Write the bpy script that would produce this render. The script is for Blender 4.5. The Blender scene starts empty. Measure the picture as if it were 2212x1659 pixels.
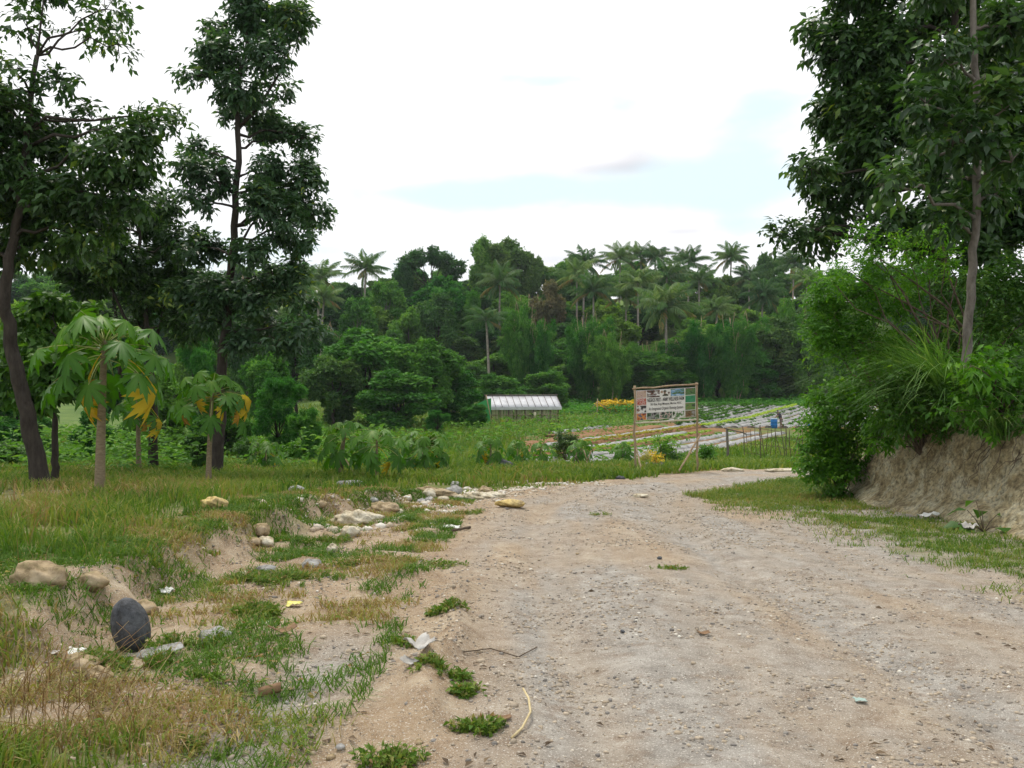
import bpy, math
import numpy as np
from mathutils import Vector

# ------------------------------------------------------------------ camera, sky, sun, exposure
sc = bpy.context.scene
F, CX, CY, EYE = 1841.0, 1106.0, 829.5, 1.6       # focal length and centre in photo units (2212 wide)
cam_d = bpy.data.cameras.new('camera')
cam_d.sensor_width = 36.0
cam_d.lens = 36.0 * F / 2212.0
cam_d.clip_start, cam_d.clip_end = 0.05, 20000
cam = bpy.data.objects.new('camera', cam_d)
sc.collection.objects.link(cam)
cam.location = (0, 0, EYE)
cam.rotation_euler = (math.radians(90), 0, 0)
sc.camera = cam
vs = sc.view_settings
vs.view_transform, vs.look, vs.gamma, vs.exposure = 'Standard', 'None', 1.0, 0.88
sc.cycles.max_bounces = 8
sc.cycles.transparent_max_bounces = 8
sc.cycles.use_adaptive_sampling = True
sc.cycles.adaptive_threshold = 0.02
try:
    sc.cycles.use_denoising = True
except Exception:
    pass

SUN_EL, SUN_AZ = math.radians(62), math.radians(-25)   # ahead of the camera, a little to the left
sun_d = bpy.data.lights.new('sun', 'SUN')
sun_d.energy, sun_d.angle, sun_d.color = 1.5, math.radians(10), (1.0, 0.94, 0.82)
sun = bpy.data.objects.new('sun', sun_d)
sc.collection.objects.link(sun)
to_sun = Vector((math.sin(SUN_AZ) * math.cos(SUN_EL), math.cos(SUN_AZ) * math.cos(SUN_EL), math.sin(SUN_EL)))
sun.rotation_euler = to_sun.to_track_quat('Z', 'Y').to_euler()


def build_world():
    w = bpy.data.worlds.new('World')
    sc.world = w
    w.use_nodes = True
    nt = w.node_tree
    N, L = nt.nodes, nt.links
    N.clear()
    out = N.new('ShaderNodeOutputWorld')
    bg = N.new('ShaderNodeBackground')
    bg.inputs['Strength'].default_value = 0.07
    L.new(bg.outputs[0], out.inputs[0])
    sky = N.new('ShaderNodeTexSky')
    sky.sky_type = 'NISHITA'
    sky.sun_disc = False
    sky.sun_elevation, sky.sun_rotation = SUN_EL, SUN_AZ
    sky.air_density, sky.dust_density, sky.ozone_density = 1.0, 1.5, 1.0

    def m(op, a, b=None, c=None):
        n = N.new('ShaderNodeMath')
        n.operation = op
        for i, x in enumerate((a, b, c)):
            if x is None:
                continue
            if isinstance(x, (int, float)):
                n.inputs[i].default_value = x
            else:
                L.new(x, n.inputs[i])
        return n.outputs[0]
    tc = N.new('ShaderNodeTexCoord')
    sp = N.new('ShaderNodeSeparateXYZ')
    L.new(tc.outputs['Generated'], sp.inputs[0])
    az = m('ARCTAN2', sp.outputs[0], sp.outputs[1])
    el = m('ARCSINE', sp.outputs[2])
    cb = N.new('ShaderNodeCombineXYZ')
    L.new(m('MULTIPLY', az, 2.2), cb.inputs[0])
    L.new(m('MULTIPLY', el, 6.0), cb.inputs[1])

    def noise(scale, detail, w_):
        n = N.new('ShaderNodeTexNoise')
        n.noise_dimensions = '4D'
        n.inputs['Scale'].default_value = scale
        n.inputs['Detail'].default_value = detail
        n.inputs['Roughness'].default_value = 0.55
        n.inputs['W'].default_value = w_
        L.new(cb.outputs[0], n.inputs['Vector'])
        return n.outputs[0]
    big, fine = noise(1.3, 6, 2.3), noise(4.5, 8, 7.1)
    # openings between the clouds: (photo u, v, half width, half height, amount)
    holes = [(1690, 240, 90, 62, .95), (1560, 320, 90, 60, .8), (1250, 402, 230, 26, 1.15), (1060, 430, 120, 34, 1.0), (850, 420, 150, 26, .85), (1640, 400, 130, 36, .85), (1450, 420, 120, 30, 1.0),
             (1190, 172, 170, 16, .95), (960, 150, 120, 16, .3), (1590, 480, 60, 70, .8), (1340, 215, 50, 34, .8), (1700, 500, 120, 30, .4),
             (400, 560, 420, 60, .8), (2200, 300, 200, 160, .5), (990, 530, 50, 50, .4)]
    tot = None
    for (u, v, ru, rv, am) in holes:
        a0, e0 = math.atan((u - CX) / F), math.atan((CY - v) / math.hypot(F, u - CX))
        dx = m('DIVIDE', m('SUBTRACT', az, a0), ru / F)
        dy = m('DIVIDE', m('SUBTRACT', el, e0), rv / F)
        q = m('ADD', m('MULTIPLY', dx, dx), m('MULTIPLY', dy, dy))
        g = m('MULTIPLY', m('EXPONENT', m('MULTIPLY', q, -0.7)), am)
        tot = g if tot is None else m('ADD', tot, g)
    back = m('LESS_THAN', sp.outputs[1], 0.35)
    behind = m('MULTIPLY', back, 0.45)
    h = m('ADD', m('ADD', tot, behind), m('ADD', m('MULTIPLY', m('SUBTRACT', big, 0.5), .8), m('MULTIPLY', m('SUBTRACT', fine, 0.5), 2.2)))
    mr = N.new('ShaderNodeMapRange')
    mr.interpolation_type = 'SMOOTHSTEP'
    L.new(h, mr.inputs[0])
    mr.inputs[1].default_value, mr.inputs[2].default_value = 0.12, 1.25
    # thin grey undersides
    sh = None
    for (u, v, ru, rv, am) in [(1330, 368, 150, 17, .50), (1380, 335, 60, 34, .30), (1450, 545, 80, 14, .35), (1480, 500, 60, 8, .4), (2000, 450, 160, 40, .4), (1200, 560, 140, 14, .3), (1560, 360, 90, 14, .4)]:
        a0, e0 = math.atan((u - CX) / F), math.atan((CY - v) / math.hypot(F, u - CX))
        dx = m('DIVIDE', m('SUBTRACT', az, a0), ru / F)
        dy = m('DIVIDE', m('SUBTRACT', el, e0), rv / F)
        g = m('MULTIPLY', m('EXPONENT', m('MULTIPLY', m('ADD', m('MULTIPLY', dx, dx), m('MULTIPLY', dy, dy)), -0.9)), am)
        sh = g if sh is None else m('ADD', sh, g)
    cl = N.new('ShaderNodeMixRGB')
    L.new(m('MULTIPLY', sh, m('ADD', 0.5, fine)), cl.inputs[0])
    cl.inputs[1].default_value = (9.6, 9.6, 9.7, 1)
    cl.inputs[2].default_value = (4.2, 4.0, 4.6, 1)
    veil = N.new('ShaderNodeMixRGB')          # thin cloud over the open blue
    veil.inputs[0].default_value = 0.9
    L.new(sky.outputs[0], veil.inputs[1])
    veil.inputs[2].default_value = (7.1, 8.6, 9.1, 1)
    mx = N.new('ShaderNodeMixRGB')
    L.new(mr.outputs[0], mx.inputs[0])
    L.new(cl.outputs[0], mx.inputs[1])
    L.new(veil.outputs[0], mx.inputs[2])
    L.new(mx.outputs[0], bg.inputs[0])


build_world()

# ------------------------------------------------------------------ helpers
R = np.random.default_rng(11)
COL = sc.collection


def tag(o, label, cat, group=None, kind=None):
    o['label'], o['category'] = label, cat
    if group:
        o['group'] = group
    if kind:
        o['kind'] = kind
    return o


def empty(name, loc, label, cat, group=None):
    o = bpy.data.objects.new(name, None)
    o.empty_display_size = 0.2
    o.location = tuple(float(x) for x in loc)
    COL.objects.link(o)
    return tag(o, label, cat, group)


def nz(v):
    return v / np.maximum(np.linalg.norm(v, axis=-1, keepdims=True), 1e-9)


class MB:
    """Collects vertices and faces; build() links them as one mesh object."""
    def __init__(s):
        s.v, s.t, s.q, s.r, s.tm, s.qm, s.n = [], [], [], [], [], [], 0

    def add(s, v, t=None, q=None, r=0.5, m=0):
        v = np.asarray(v, float).reshape(-1, 3)
        s.v.append(v)
        s.r.append(np.broadcast_to(np.asarray(r, float), (len(v),)))
        if t is not None and len(t):
            t = np.asarray(t, int).reshape(-1, 3)
            s.t.append(t + s.n)
            s.tm.append(np.full(len(t), m))
        if q is not None and len(q):
            q = np.asarray(q, int).reshape(-1, 4)
            s.q.append(q + s.n)
            s.qm.append(np.full(len(q), m))
        s.n += len(v)

    def mesh(s, name, mats, smooth=False, off=(0, 0, 0)):
        me = bpy.data.meshes.new(name)
        v = np.concatenate(s.v) - np.asarray(off, float)
        t = np.concatenate(s.t) if s.t else np.zeros((0, 3), int)
        q = np.concatenate(s.q) if s.q else np.zeros((0, 4), int)
        me.vertices.add(len(v))
        me.vertices.foreach_set('co', v.ravel())
        me.loops.add(3 * len(t) + 4 * len(q))
        me.loops.foreach_set('vertex_index', np.concatenate([t.ravel(), q.ravel()]).astype(np.int32))
        me.polygons.add(len(t) + len(q))
        st = np.concatenate([np.arange(len(t)) * 3, 3 * len(t) + np.arange(len(q)) * 4]).astype(np.int32)
        me.polygons.foreach_set('loop_start', st)
        for m_ in (mats if isinstance(mats, (list, tuple)) else [mats]):
            me.materials.append(m_)
        me.polygons.foreach_set('material_index', np.concatenate((s.tm + s.qm) or [[]]).astype(np.int32))
        if smooth:
            me.polygons.foreach_set('use_smooth', np.ones(len(t) + len(q), bool))
        a = me.attributes.new('rnd', 'FLOAT', 'POINT')
        a.data.foreach_set('value', np.concatenate(s.r).astype(np.float32))
        me.update(calc_edges=True)
        return me

    def build(s, name, mats, parent=None, smooth=False, origin=None):
        """Vertices are in world space; the object sits at origin (or its parent's place)."""
        if parent is not None:
            off = np.array(parent.location)
            if parent.parent is not None:
                off = off + np.array(parent.parent.location)
            o = bpy.data.objects.new(name, s.mesh(name, mats, smooth, off))
            o.parent = parent
        else:
            off = np.zeros(3) if origin is None else np.asarray(origin, float)
            o = bpy.data.objects.new(name, s.mesh(name, mats, smooth, off))
            o.location = tuple(off)
        COL.objects.link(o)
        return o


def sub_build(mb, name, mats, part, smooth=False):
    """A sub-part: its part has the same origin as the thing."""
    root = part.parent if part.parent is not None else part
    off = np.array(root.location)
    o = bpy.data.objects.new(name, mb.mesh(name, mats, smooth, off))
    o.parent = part
    COL.objects.link(o)
    return o


# --- noise on the plane
def _hash(i, j, s):
    n = (i * 374761393 + j * 668265263 + s * 144269504) & 0x7fffffff
    n = ((n ^ (n >> 13)) * 1274126177) & 0x7fffffff
    return ((n ^ (n >> 16)) & 0xffff) / 65535.0


def vnoise(x, y, s=0):
    x, y = np.asarray(x, float), np.asarray(y, float)
    i, j = np.floor(x).astype(np.int64), np.floor(y).astype(np.int64)
    fx, fy = x - i, y - j
    fx, fy = fx * fx * (3 - 2 * fx), fy * fy * (3 - 2 * fy)
    a, b, c, d = _hash(i, j, s), _hash(i + 1, j, s), _hash(i, j + 1, s), _hash(i + 1, j + 1, s)
    return (a * (1 - fx) + b * fx) * (1 - fy) + (c * (1 - fx) + d * fx) * fy


def fbm(x, y, s=0, o=4):
    t, a, n = 0, 0.5, 0
    for k in range(o):
        t = t + a * vnoise(x * 2 ** k, y * 2 ** k, s + k)
        n += a
        a *= 0.5
    return t / n


def sstep(a, b, x):
    t = np.clip((x - a) / (b - a), 0, 1)
    return t * t * (3 - 2 * t)


def pline(pts, x, y):
    """Signed distance to a polyline (positive on its left)."""
    x, y = np.asarray(x, float), np.asarray(y, float)
    best = np.full(x.shape, 1e9)
    sg = np.ones(x.shape)
    for (x0, y0), (x1, y1) in zip(pts[:-1], pts[1:]):
        dx, dy = x1 - x0, y1 - y0
        t = np.clip(((x - x0) * dx + (y - y0) * dy) / (dx * dx + dy * dy), 0, 1)
        d = np.hypot(x - x0 - t * dx, y - y0 - t * dy)
        c = dx * (y - y0) - dy * (x - x0)
        m = d < best
        best = np.where(m, d, best)
        sg = np.where(m, np.where(c >= 0, 1.0, -1.0), sg)
    return best * sg


GRASS_L = [(-1.3, -8), (-1.5, 3.4), (-1.85, 4.3), (-2.6, 4.9), (-2.9, 6), (-2.95, 9), (-2.9, 13.5), (-1.3, 17.5), (1.3, 21.3), (4.2, 25.0), (8, 29.4), (15, 32), (40, 35)]
GRASS_R = [(4.0, -8), (4.0, 6), (3.6, 9), (3.55, 13), (3.8, 17.6), (6.0, 22.0), (10, 25), (22, 28.5), (40, 30)]
ROAD_L = [(-0.35, -8), (-0.32, 5), (-0.5, 9), (-0.35, 13), (0.1, 17), (1.2, 21), (3.9, 24.7), (8.2, 28.6), (15, 31.2), (40, 34)]
TOE = [(7.5, -4), (7.3, 3), (7.05, 8), (6.9, 11), (6.85, 14), (6.8, 16), (7.0, 17.6), (7.9, 19.6), (10, 21.6), (14, 23.2), (22, 24.5), (34, 25)]

_py = [-60, -10, 3.5, 15, 27, 31, 36, 42, 55, 75, 92, 115, 128, 165, 200, 240, 400, 900, 6000]
_pz = [2, .55, 0, -.6, -1.2, -1.45, -1.85, -2.25, -2.6, -2.5, -2.25, -1.1, -.3, 11, 20, 24, 24, 20, 10]
_ty = np.linspace(-60, 260, 3201)
_tz = np.interp(_ty, _py, _pz)
_k = np.hanning(41)
_tz = np.convolve(np.pad(_tz, 20, mode='edge'), _k / _k.sum(), 'valid')


def gmask_l(x, y):
    return pline(GRASS_L, x, y) + (fbm(x * .9, y * .9, 3) - .5) * 1.3 + (fbm(x * 3, y * 3, 8) - .5) * .5


def gmask_r(x, y):
    return -pline(GRASS_R, x, y) + (fbm(x * .8, y * .8, 5) - .5) * 1.6


def H(x, y):
    x, y = np.asarray(x, float), np.asarray(y, float)
    z = np.where(y < 255, np.interp(y, _ty, _tz), np.interp(y, _py, _pz))
    gl = pline(GRASS_L, x, y)
    near = (1 - sstep(14, 19, y)) * sstep(4.6, 5.6, y)
    z = z + sstep(-.05, .35, gl + (fbm(x * 1.3, y * 1.3, 21) - .5) * .9) * .34 * near
    amp = 1 - sstep(30, 45, y)
    z = z + amp * ((fbm(x * .7, y * .7, 30) - .5) * .10 + (fbm(x * 4, y * 4, 31, 3) - .5) * .045 + (fbm(x * 10, y * 10, 36, 3) - .5) * .022)
    inroad = sstep(.2, -.5, pline(ROAD_L, x, y))
    z = z + amp * (1 - inroad) * (fbm(x * 2.2, y * 2.2, 33) - .5) * .12 * sstep(-4.5, -2.5, x)
    z = z + .10 * np.exp(-((x + .42 + .06 * np.sin(y * 3)) / .11) ** 2) * sstep(3.9, 4.4, y) * sstep(7.8, 7.1, y) * (.5 + fbm(y * 2, y, 41))
    z = z - .05 * np.exp(-((x + 1.35 + .25 * np.sin(y * .9)) / .28) ** 2) * sstep(6.2, 5.4, y)
    for c in (.75, 2.7):                                   # wheel tracks
        z = z - (.06 + .04 * (fbm(x * 1.5, y * .6, 38) - .5)) * np.exp(-((pline(ROAD_L, x, y) + c + .25 * (fbm(y * .5, y * 0, 39) - .5)) / .28) ** 2) * amp
    z = z + sstep(40, 60, y) * (fbm(x * .06, y * .06, 50) - .5) * sstep(118, 180, y) * 6
    return z


def P(u, v, d):
    return np.array([(u - CX) / F * d, d, EYE + (CY - v) / F * d])


def ground(u, v):
    """The ground point that the photo shows at (u, v)."""
    d = np.geomspace(2.6, 320, 6000)
    x = (u - CX) / F * d
    z = H(x, d)
    i = int(np.argmax(CY + F * (EYE - z) / d <= v))
    return np.array([x[i], d[i], z[i]])


def on_ground(x, y):
    return np.array([x, y, float(H(np.array([x]), np.array([y]))[0])])


# ------------------------------------------------------------------ materials
def nodes(name):
    m = bpy.data.materials.new(name)
    m.use_nodes = True
    nt = m.node_tree
    b = nt.nodes['Principled BSDF']
    return m, nt.nodes, nt.links, b


def ramp(N, stops):
    r = N.new('ShaderNodeValToRGB')
    e = r.color_ramp.elements
    while len(e) < len(stops):
        e.new(0.5)
    for k, (p, c) in zip(e, stops):
        k.position, k.color = p, (*c, 1)
    return r


def leaf_mat(name, stops, trans=0.32, rough=0.5, spec=0.35, vary=0.0):
    m, N, L, b = nodes(name)
    at = N.new('ShaderNodeAttribute')
    at.attribute_name = 'rnd'
    r = ramp(N, stops)
    L.new(at.outputs['Fac'], r.inputs[0])
    col = r.outputs[0]
    if vary:
        oi = N.new('ShaderNodeObjectInfo')
        hs = N.new('ShaderNodeHueSaturation')
        mr = N.new('ShaderNodeMapRange')
        mr.inputs[3].default_value, mr.inputs[4].default_value = 1 - vary, 1 + vary
        L.new(oi.outputs['Random'], mr.inputs[0])
        L.new(mr.outputs[0], hs.inputs['Value'])
        mh = N.new('ShaderNodeMapRange')
        mh.inputs[3].default_value, mh.inputs[4].default_value = .5 + .1 * vary, .5 - .1 * vary
        L.new(oi.outputs['Random'], mh.inputs[0])
        L.new(mh.outputs[0], hs.inputs['Hue'])
        L.new(col, hs.inputs['Color'])
        col = hs.outputs[0]
    L.new(col, b.inputs['Base Color'])
    b.inputs['Roughness'].default_value = rough
    b.inputs['Specular IOR Level'].default_value = spec
    tr = N.new('ShaderNodeBsdfTranslucent')
    bc = N.new('ShaderNodeMixRGB')
    bc.blend_type = 'MULTIPLY'
    bc.inputs[0].default_value = 1
    bc.inputs[2].default_value = (1.5, 1.6, .7, 1)
    L.new(col, bc.inputs[1])
    L.new(bc.outputs[0], tr.inputs[0])
    mx = N.new('ShaderNodeMixShader')
    mx.inputs[0].default_value = trans
    L.new(b.outputs[0], mx.inputs[1])
    L.new(tr.outputs[0], mx.inputs[2])
    L.new(mx.outputs[0], N['Material Output'].inputs[0])
    return m


def rough_mat(name, c0, c1, scale=8, rough=0.85, bump=0.4, stretch=(1, 1, 1), spec=0.2, c2=None, detail=8, dist=0.02, speck=0.0):
    """Two or three natural tones mixed by noise, with bump."""
    m, N, L, b = nodes(name)
    tc = N.new('ShaderNodeTexCoord')
    mp = N.new('ShaderNodeMapping')
    mp.inputs['Scale'].default_value = stretch
    L.new(tc.outputs['Object'], mp.inputs[0])
    n = N.new('ShaderNodeTexNoise')
    n.inputs['Scale'].default_value, n.inputs['Detail'].default_value = scale, detail
    n.inputs['Roughness'].default_value = .65
    L.new(mp.outputs[0], n.inputs['Vector'])
    st = [(.3, c0), (.7, c1)] if c2 is None else [(.3, c0), (.5, c1), (.7, c2)]
    r = ramp(N, st)
    L.new(n.outputs[0], r.inputs[0])
    col = r.outputs[0]
    if speck:
        n3 = N.new('ShaderNodeTexNoise')
        n3.inputs['Scale'].default_value, n3.inputs['Detail'].default_value, n3.inputs['Roughness'].default_value = scale * 2.6, 9, .75
        L.new(mp.outputs[0], n3.inputs['Vector'])
        r3 = ramp(N, [(.36, (.28, .25, .2)), (.52, (.9, .9, .9)), (.7, (1.2, 1.2, 1.2))])
        L.new(n3.outputs[0], r3.inputs[0])
        mm = N.new('ShaderNodeMixRGB')
        mm.blend_type = 'MULTIPLY'
        mm.inputs[0].default_value = speck
        L.new(col, mm.inputs[1])
        L.new(r3.outputs[0], mm.inputs[2])
        col = mm.outputs[0]
    L.new(col, b.inputs['Base Color'])
    b.inputs['Roughness'].default_value = rough
    b.inputs['Specular IOR Level'].default_value = spec
    if bump:
        n2 = N.new('ShaderNodeTexNoise')
        n2.inputs['Scale'].default_value, n2.inputs['Detail'].default_value = scale * 3, 8
        L.new(mp.outputs[0], n2.inputs['Vector'])
        bp = N.new('ShaderNodeBump')
        bp.inputs['Strength'].default_value, bp.inputs['Distance'].default_value = bump, dist
        L.new(n2.outputs[0], bp.inputs['Height'])
        L.new(bp.outputs[0], b.inputs['Normal'])
    return m


def ground_mat():
    m, N, L, b = nodes('soil_and_turf')
    tc = N.new('ShaderNodeTexCoord')

    def noise(scale, detail=8, rough=.6, st=(1, 1, 1)):
        mp = N.new('ShaderNodeMapping')
        mp.inputs['Scale'].default_value = st
        L.new(tc.outputs['Object'], mp.inputs[0])
        n = N.new('ShaderNodeTexNoise')
        n.inputs['Scale'].default_value, n.inputs['Detail'].default_value, n.inputs['Roughness'].default_value = scale, detail, rough
        L.new(mp.outputs[0], n.inputs['Vector'])
        return n.outputs[0]

    def attr(n):
        a = N.new('ShaderNodeAttribute')
        a.attribute_name = n
        return a.outputs['Fac']

    def mix(f, a, b_, mode='MIX'):
        x = N.new('ShaderNodeMixRGB')
        x.blend_type = mode
        for i, s in enumerate((f, a, b_)):
            if isinstance(s, (int, float)):
                x.inputs[i].default_value = s
            elif isinstance(s, tuple):
                x.inputs[i].default_value = (*s, 1)
            else:
                L.new(s, x.inputs[i])
        return x.outputs[0]
    warm = ramp(N, [(.25, (.18, .118, .066)), (.42, (.285, .20, .122)), (.56, (.36, .27, .178)), (.75, (.49, .41, .30))])
    L.new(noise(2.2, 10, .68), warm.inputs[0])
    grey = ramp(N, [(.3, (.175, .158, .14)), (.5, (.29, .265, .235)), (.72, (.43, .40, .36))])
    L.new(noise(5, 10, .7), grey.inputs[0])
    soil = mix(attr('grey'), warm.outputs[0], grey.outputs[0])
    pt = N.new('ShaderNodeMapRange')
    pt.inputs[1].default_value, pt.inputs[2].default_value, pt.inputs[4].default_value = .50, .66, .55
    L.new(noise(6.5, 9, .7), pt.inputs[0])
    soil = mix(pt.outputs[0], soil, (.17, .105, .06))
    # grit: pale and dark specks at two sizes
    for sc_, lo, hi, c, f in ((90, .60, .66, (.62, .58, .52), .7), (60, .62, .68, (.10, .085, .07), .75), (260, .58, .66, (.12, .10, .08), .55), (200, .60, .66, (.66, .62, .56), .5)):
        mr = N.new('ShaderNodeMapRange')
        mr.inputs[1].default_value, mr.inputs[2].default_value, mr.inputs[4].default_value = lo, hi, f
        L.new(noise(sc_, 3, .5), mr.inputs[0])
        soil = mix(mr.outputs[0], soil, c)
    fld = ramp(N, [(.3, (.13, .065, .03)), (.7, (.27, .145, .07))])
    L.new(noise(1.4, 8), fld.inputs[0])
    soil = mix(attr('field'), soil, fld.outputs[0])
    turf = ramp(N, [(.25, (.06, .075, .02)), (.45, (.11, .14, .035)), (.6, (.18, .17, .06)), (.72, (.22, .15, .08))])
    L.new(noise(3.5, 10, .7), turf.inputs[0])
    far = ramp(N, [(.3, (.05, .10, .02)), (.7, (.13, .19, .045))])
    L.new(noise(.25, 8), far.inputs[0])
    tf = mix(attr('far'), turf.outputs[0], far.outputs[0])
    L.new(mix(attr('grass'), soil, tf), b.inputs['Base Color'])
    b.inputs['Roughness'].default_value = .92
    b.inputs['Specular IOR Level'].default_value = .15
    hsum = None
    for s, a in ((18, .55), (55, .35), (160, .25)):
        x = N.new('ShaderNodeMath')
        x.operation = 'MULTIPLY_ADD'
        L.new(noise(s, 6, .6), x.inputs[0])
        x.inputs[1].default_value = a
        if hsum is None:
            x.inputs[2].default_value = 0
        else:
            L.new(hsum, x.inputs[2])
        hsum = x.outputs[0]
    bp = N.new('ShaderNodeBump')
    bp.inputs['Strength'].default_value, bp.inputs['Distance'].default_value = .8, .035
    L.new(hsum, bp.inputs['Height'])
    L.new(bp.outputs[0], b.inputs['Normal'])
    return m


M_GROUND = ground_mat()
M_BARK_DARK = rough_mat('dark_bark', (.02, .016, .013), (.065, .053, .044), 9, bump=.7, stretch=(1, 1, .3))
M_BARK_GREY = rough_mat('grey_bark', (.08, .068, .055), (.21, .185, .16), 10, bump=.5, stretch=(1, 1, .5))
M_PALM_BARK = rough_mat('palm_bark', (.17, .15, .125), (.34, .30, .26), 4, bump=.4)
M_PAPAYA_BARK = rough_mat('papaya_bark', (.16, .12, .075), (.30, .24, .16), 14, bump=.6, stretch=(1, 1, 2.5))
M_BAMBOO = rough_mat('weathered_bamboo', (.22, .15, .085), (.45, .35, .23), 12, bump=.3, stretch=(1, 1, .2))
M_STICK = rough_mat('dark_sticks', (.05, .035, .025), (.16, .12, .085), 12, bump=.3)
M_ROCK = rough_mat('grey_rock', (.14, .135, .13), (.36, .35, .34), 6, bump=.8, c2=(.48, .47, .45), speck=.75)
M_ROCK_DARK = rough_mat('dark_stone', (.04, .042, .048), (.13, .137, .15), 9, rough=.7, bump=.6, speck=.75)
M_ROCK_PALE = rough_mat('pale_limestone', (.36, .28, .17), (.56, .49, .36), 5, bump=.9, c2=(.68, .64, .54), dist=.04, speck=.75)
M_ROCK_TAN = rough_mat('mossy_tan_rock', (.16, .15, .06), (.36, .27, .16), 4.5, bump=.8, c2=(.47, .38, .27), speck=.75)
M_YELLOW_ROCK = rough_mat('yellow_stone', (.42, .28, .08), (.62, .48, .20), 7, bump=.7, c2=(.30, .22, .14), speck=.75)

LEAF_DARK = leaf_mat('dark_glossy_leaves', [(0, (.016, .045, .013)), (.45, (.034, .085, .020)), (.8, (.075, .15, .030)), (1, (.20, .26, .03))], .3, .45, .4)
LEAF_MID = leaf_mat('mid_green_leaves', [(0, (.026, .08, .010)), (.5, (.06, .155, .018)), (.85, (.12, .23, .028)), (1, (.24, .32, .04))], .35, .5, .3)
LEAF_BLUE = leaf_mat('bluish_leaves', [(0, (.022, .058, .028)), (.5, (.045, .105, .042)), (.85, (.10, .185, .070)), (1, (.28, .36, .04))], .32, .42, .5)
LEAF_BRIGHT = leaf_mat('bright_green_leaves', [(0, (.036, .12, .008)), (.5, (.085, .23, .014)), (1, (.21, .37, .03))], .4, .5, .25)
LEAF_FAR_DARK = leaf_mat('forest_dark_leaves', [(0, (.026, .078, .024)), (.5, (.052, .135, .035)), (1, (.11, .21, .05))], .3, .6, .12, .35)
LEAF_FAR_MID = leaf_mat('forest_mid_leaves', [(0, (.038, .12, .022)), (.5, (.075, .20, .032)), (1, (.16, .31, .055))], .32, .6, .12, .35)
LEAF_FAR_BRIGHT = leaf_mat('bamboo_leaves', [(0, (.030, .115, .020)), (.5, (.06, .19, .030)), (1, (.14, .31, .052))], .36, .6, .12, .25)
LEAF_FAR_RUST = leaf_mat('rusty_leaves', [(0, (.08, .085, .045)), (.5, (.15, .145, .07)), (1, (.25, .18, .10))], .3, .55, .3, .2)
LEAF_PALM = leaf_mat('palm_fronds', [(0, (.34, .24, .10)), (.12, (.22, .22, .08)), (.3, (.06, .15, .055)), (.7, (.11, .21, .075)), (1, (.22, .30, .14))], .3, .45, .35, .25)
LEAF_PAPAYA = leaf_mat('papaya_leaves', [(0, (.016, .07, .004)), (.5, (.042, .135, .007)), (.85, (.085, .20, .014)), (1, (.24, .33, .05))], .30, .5, .25)
LEAF_YELLOW = leaf_mat('withered_yellow_leaves', [(0, (.20, .09, .03)), (.35, (.42, .23, .03)), (.6, (.58, .38, .025)), (1, (.62, .46, .04))], .35, .55, .2)
LEAF_GOLD = leaf_mat('yellow_flowers', [(0, (.05, .13, .02)), (.3, (.12, .19, .025)), (.42, (.58, .38, .02)), (1, (.80, .55, .03))], .2, .6, .2)
LEAF_LETTUCE = leaf_mat('lettuce_leaves', [(0, (.14, .26, .03)), (.5, (.27, .40, .05)), (1, (.42, .52, .09))], .3, .5, .3)
LEAF_OCHRE = leaf_mat('yellowing_lettuce', [(0, (.22, .20, .035)), (.5, (.34, .30, .05)), (1, (.45, .38, .09))], .25, .5, .3)
GRASS_M = leaf_mat('grass_blades', [(0, (.065, .14, .016)), (.35, (.13, .20, .030)), (.6, (.22, .25, .055)), (.75, (.27, .21, .085)), (.9, (.24, .14, .065)), (1, (.42, .33, .18))], .3, .6, .15)
GRASS_TALL = leaf_mat('tall_grass_blades', [(0, (.05, .13, .022)), (.5, (.10, .20, .04)), (.85, (.18, .27, .075)), (1, (.32, .32, .16))], .35, .5, .35)


# ------------------------------------------------------------------ shape generators
def tube(mb, pts, rad, sides=7, r=.5, m=0, cap=True):
    pts = np.asarray(pts, float)
    n = len(pts)
    rad = np.broadcast_to(np.asarray(rad, float), (n,))
    t = nz(np.gradient(pts, axis=0))
    ref = np.array([1, 0, 0]) if abs(t[0][0]) < .8 else np.array([0, 1, 0])
    V = []
    for i in range(n):
        a = nz(ref - t[i] * np.dot(ref, t[i]))
        ref = a
        b = np.cross(t[i], a)
        an = np.arange(sides) * 2 * math.pi / sides
        V.append(pts[i] + rad[i] * (np.cos(an)[:, None] * a + np.sin(an)[:, None] * b))
    V = np.concatenate(V)
    q = []
    for i in range(n - 1):
        for k in range(sides):
            k2 = (k + 1) % sides
            q.append((i * sides + k, i * sides + k2, (i + 1) * sides + k2, (i + 1) * sides + k))
    tr = []
    if cap:
        V = np.concatenate([V, pts[:1], pts[-1:]])
        for k in range(sides):
            k2 = (k + 1) % sides
            tr.append((n * sides, k2, k))
            tr.append((n * sides + 1, (n - 1) * sides + k, (n - 1) * sides + k2))
    mb.add(V, tr, q, r, m)


def limb(mb, p0, p1, r0, r1, sag=0.1, n=6, sides=6, m=0, r=.5):
    p0, p1 = np.asarray(p0, float), np.asarray(p1, float)
    L = np.linalg.norm(p1 - p0)
    t = np.linspace(0, 1, n)[:, None]
    pts = p0 + (p1 - p0) * t
    pts[:, 2] += sag * L * np.sin(t[:, 0] * math.pi)
    pts[1:-1] += R.normal(0, .035 * L, (n - 2, 3))
    tube(mb, pts, np.linspace(r0, r1, n), sides, r, m)
    return pts


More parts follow.
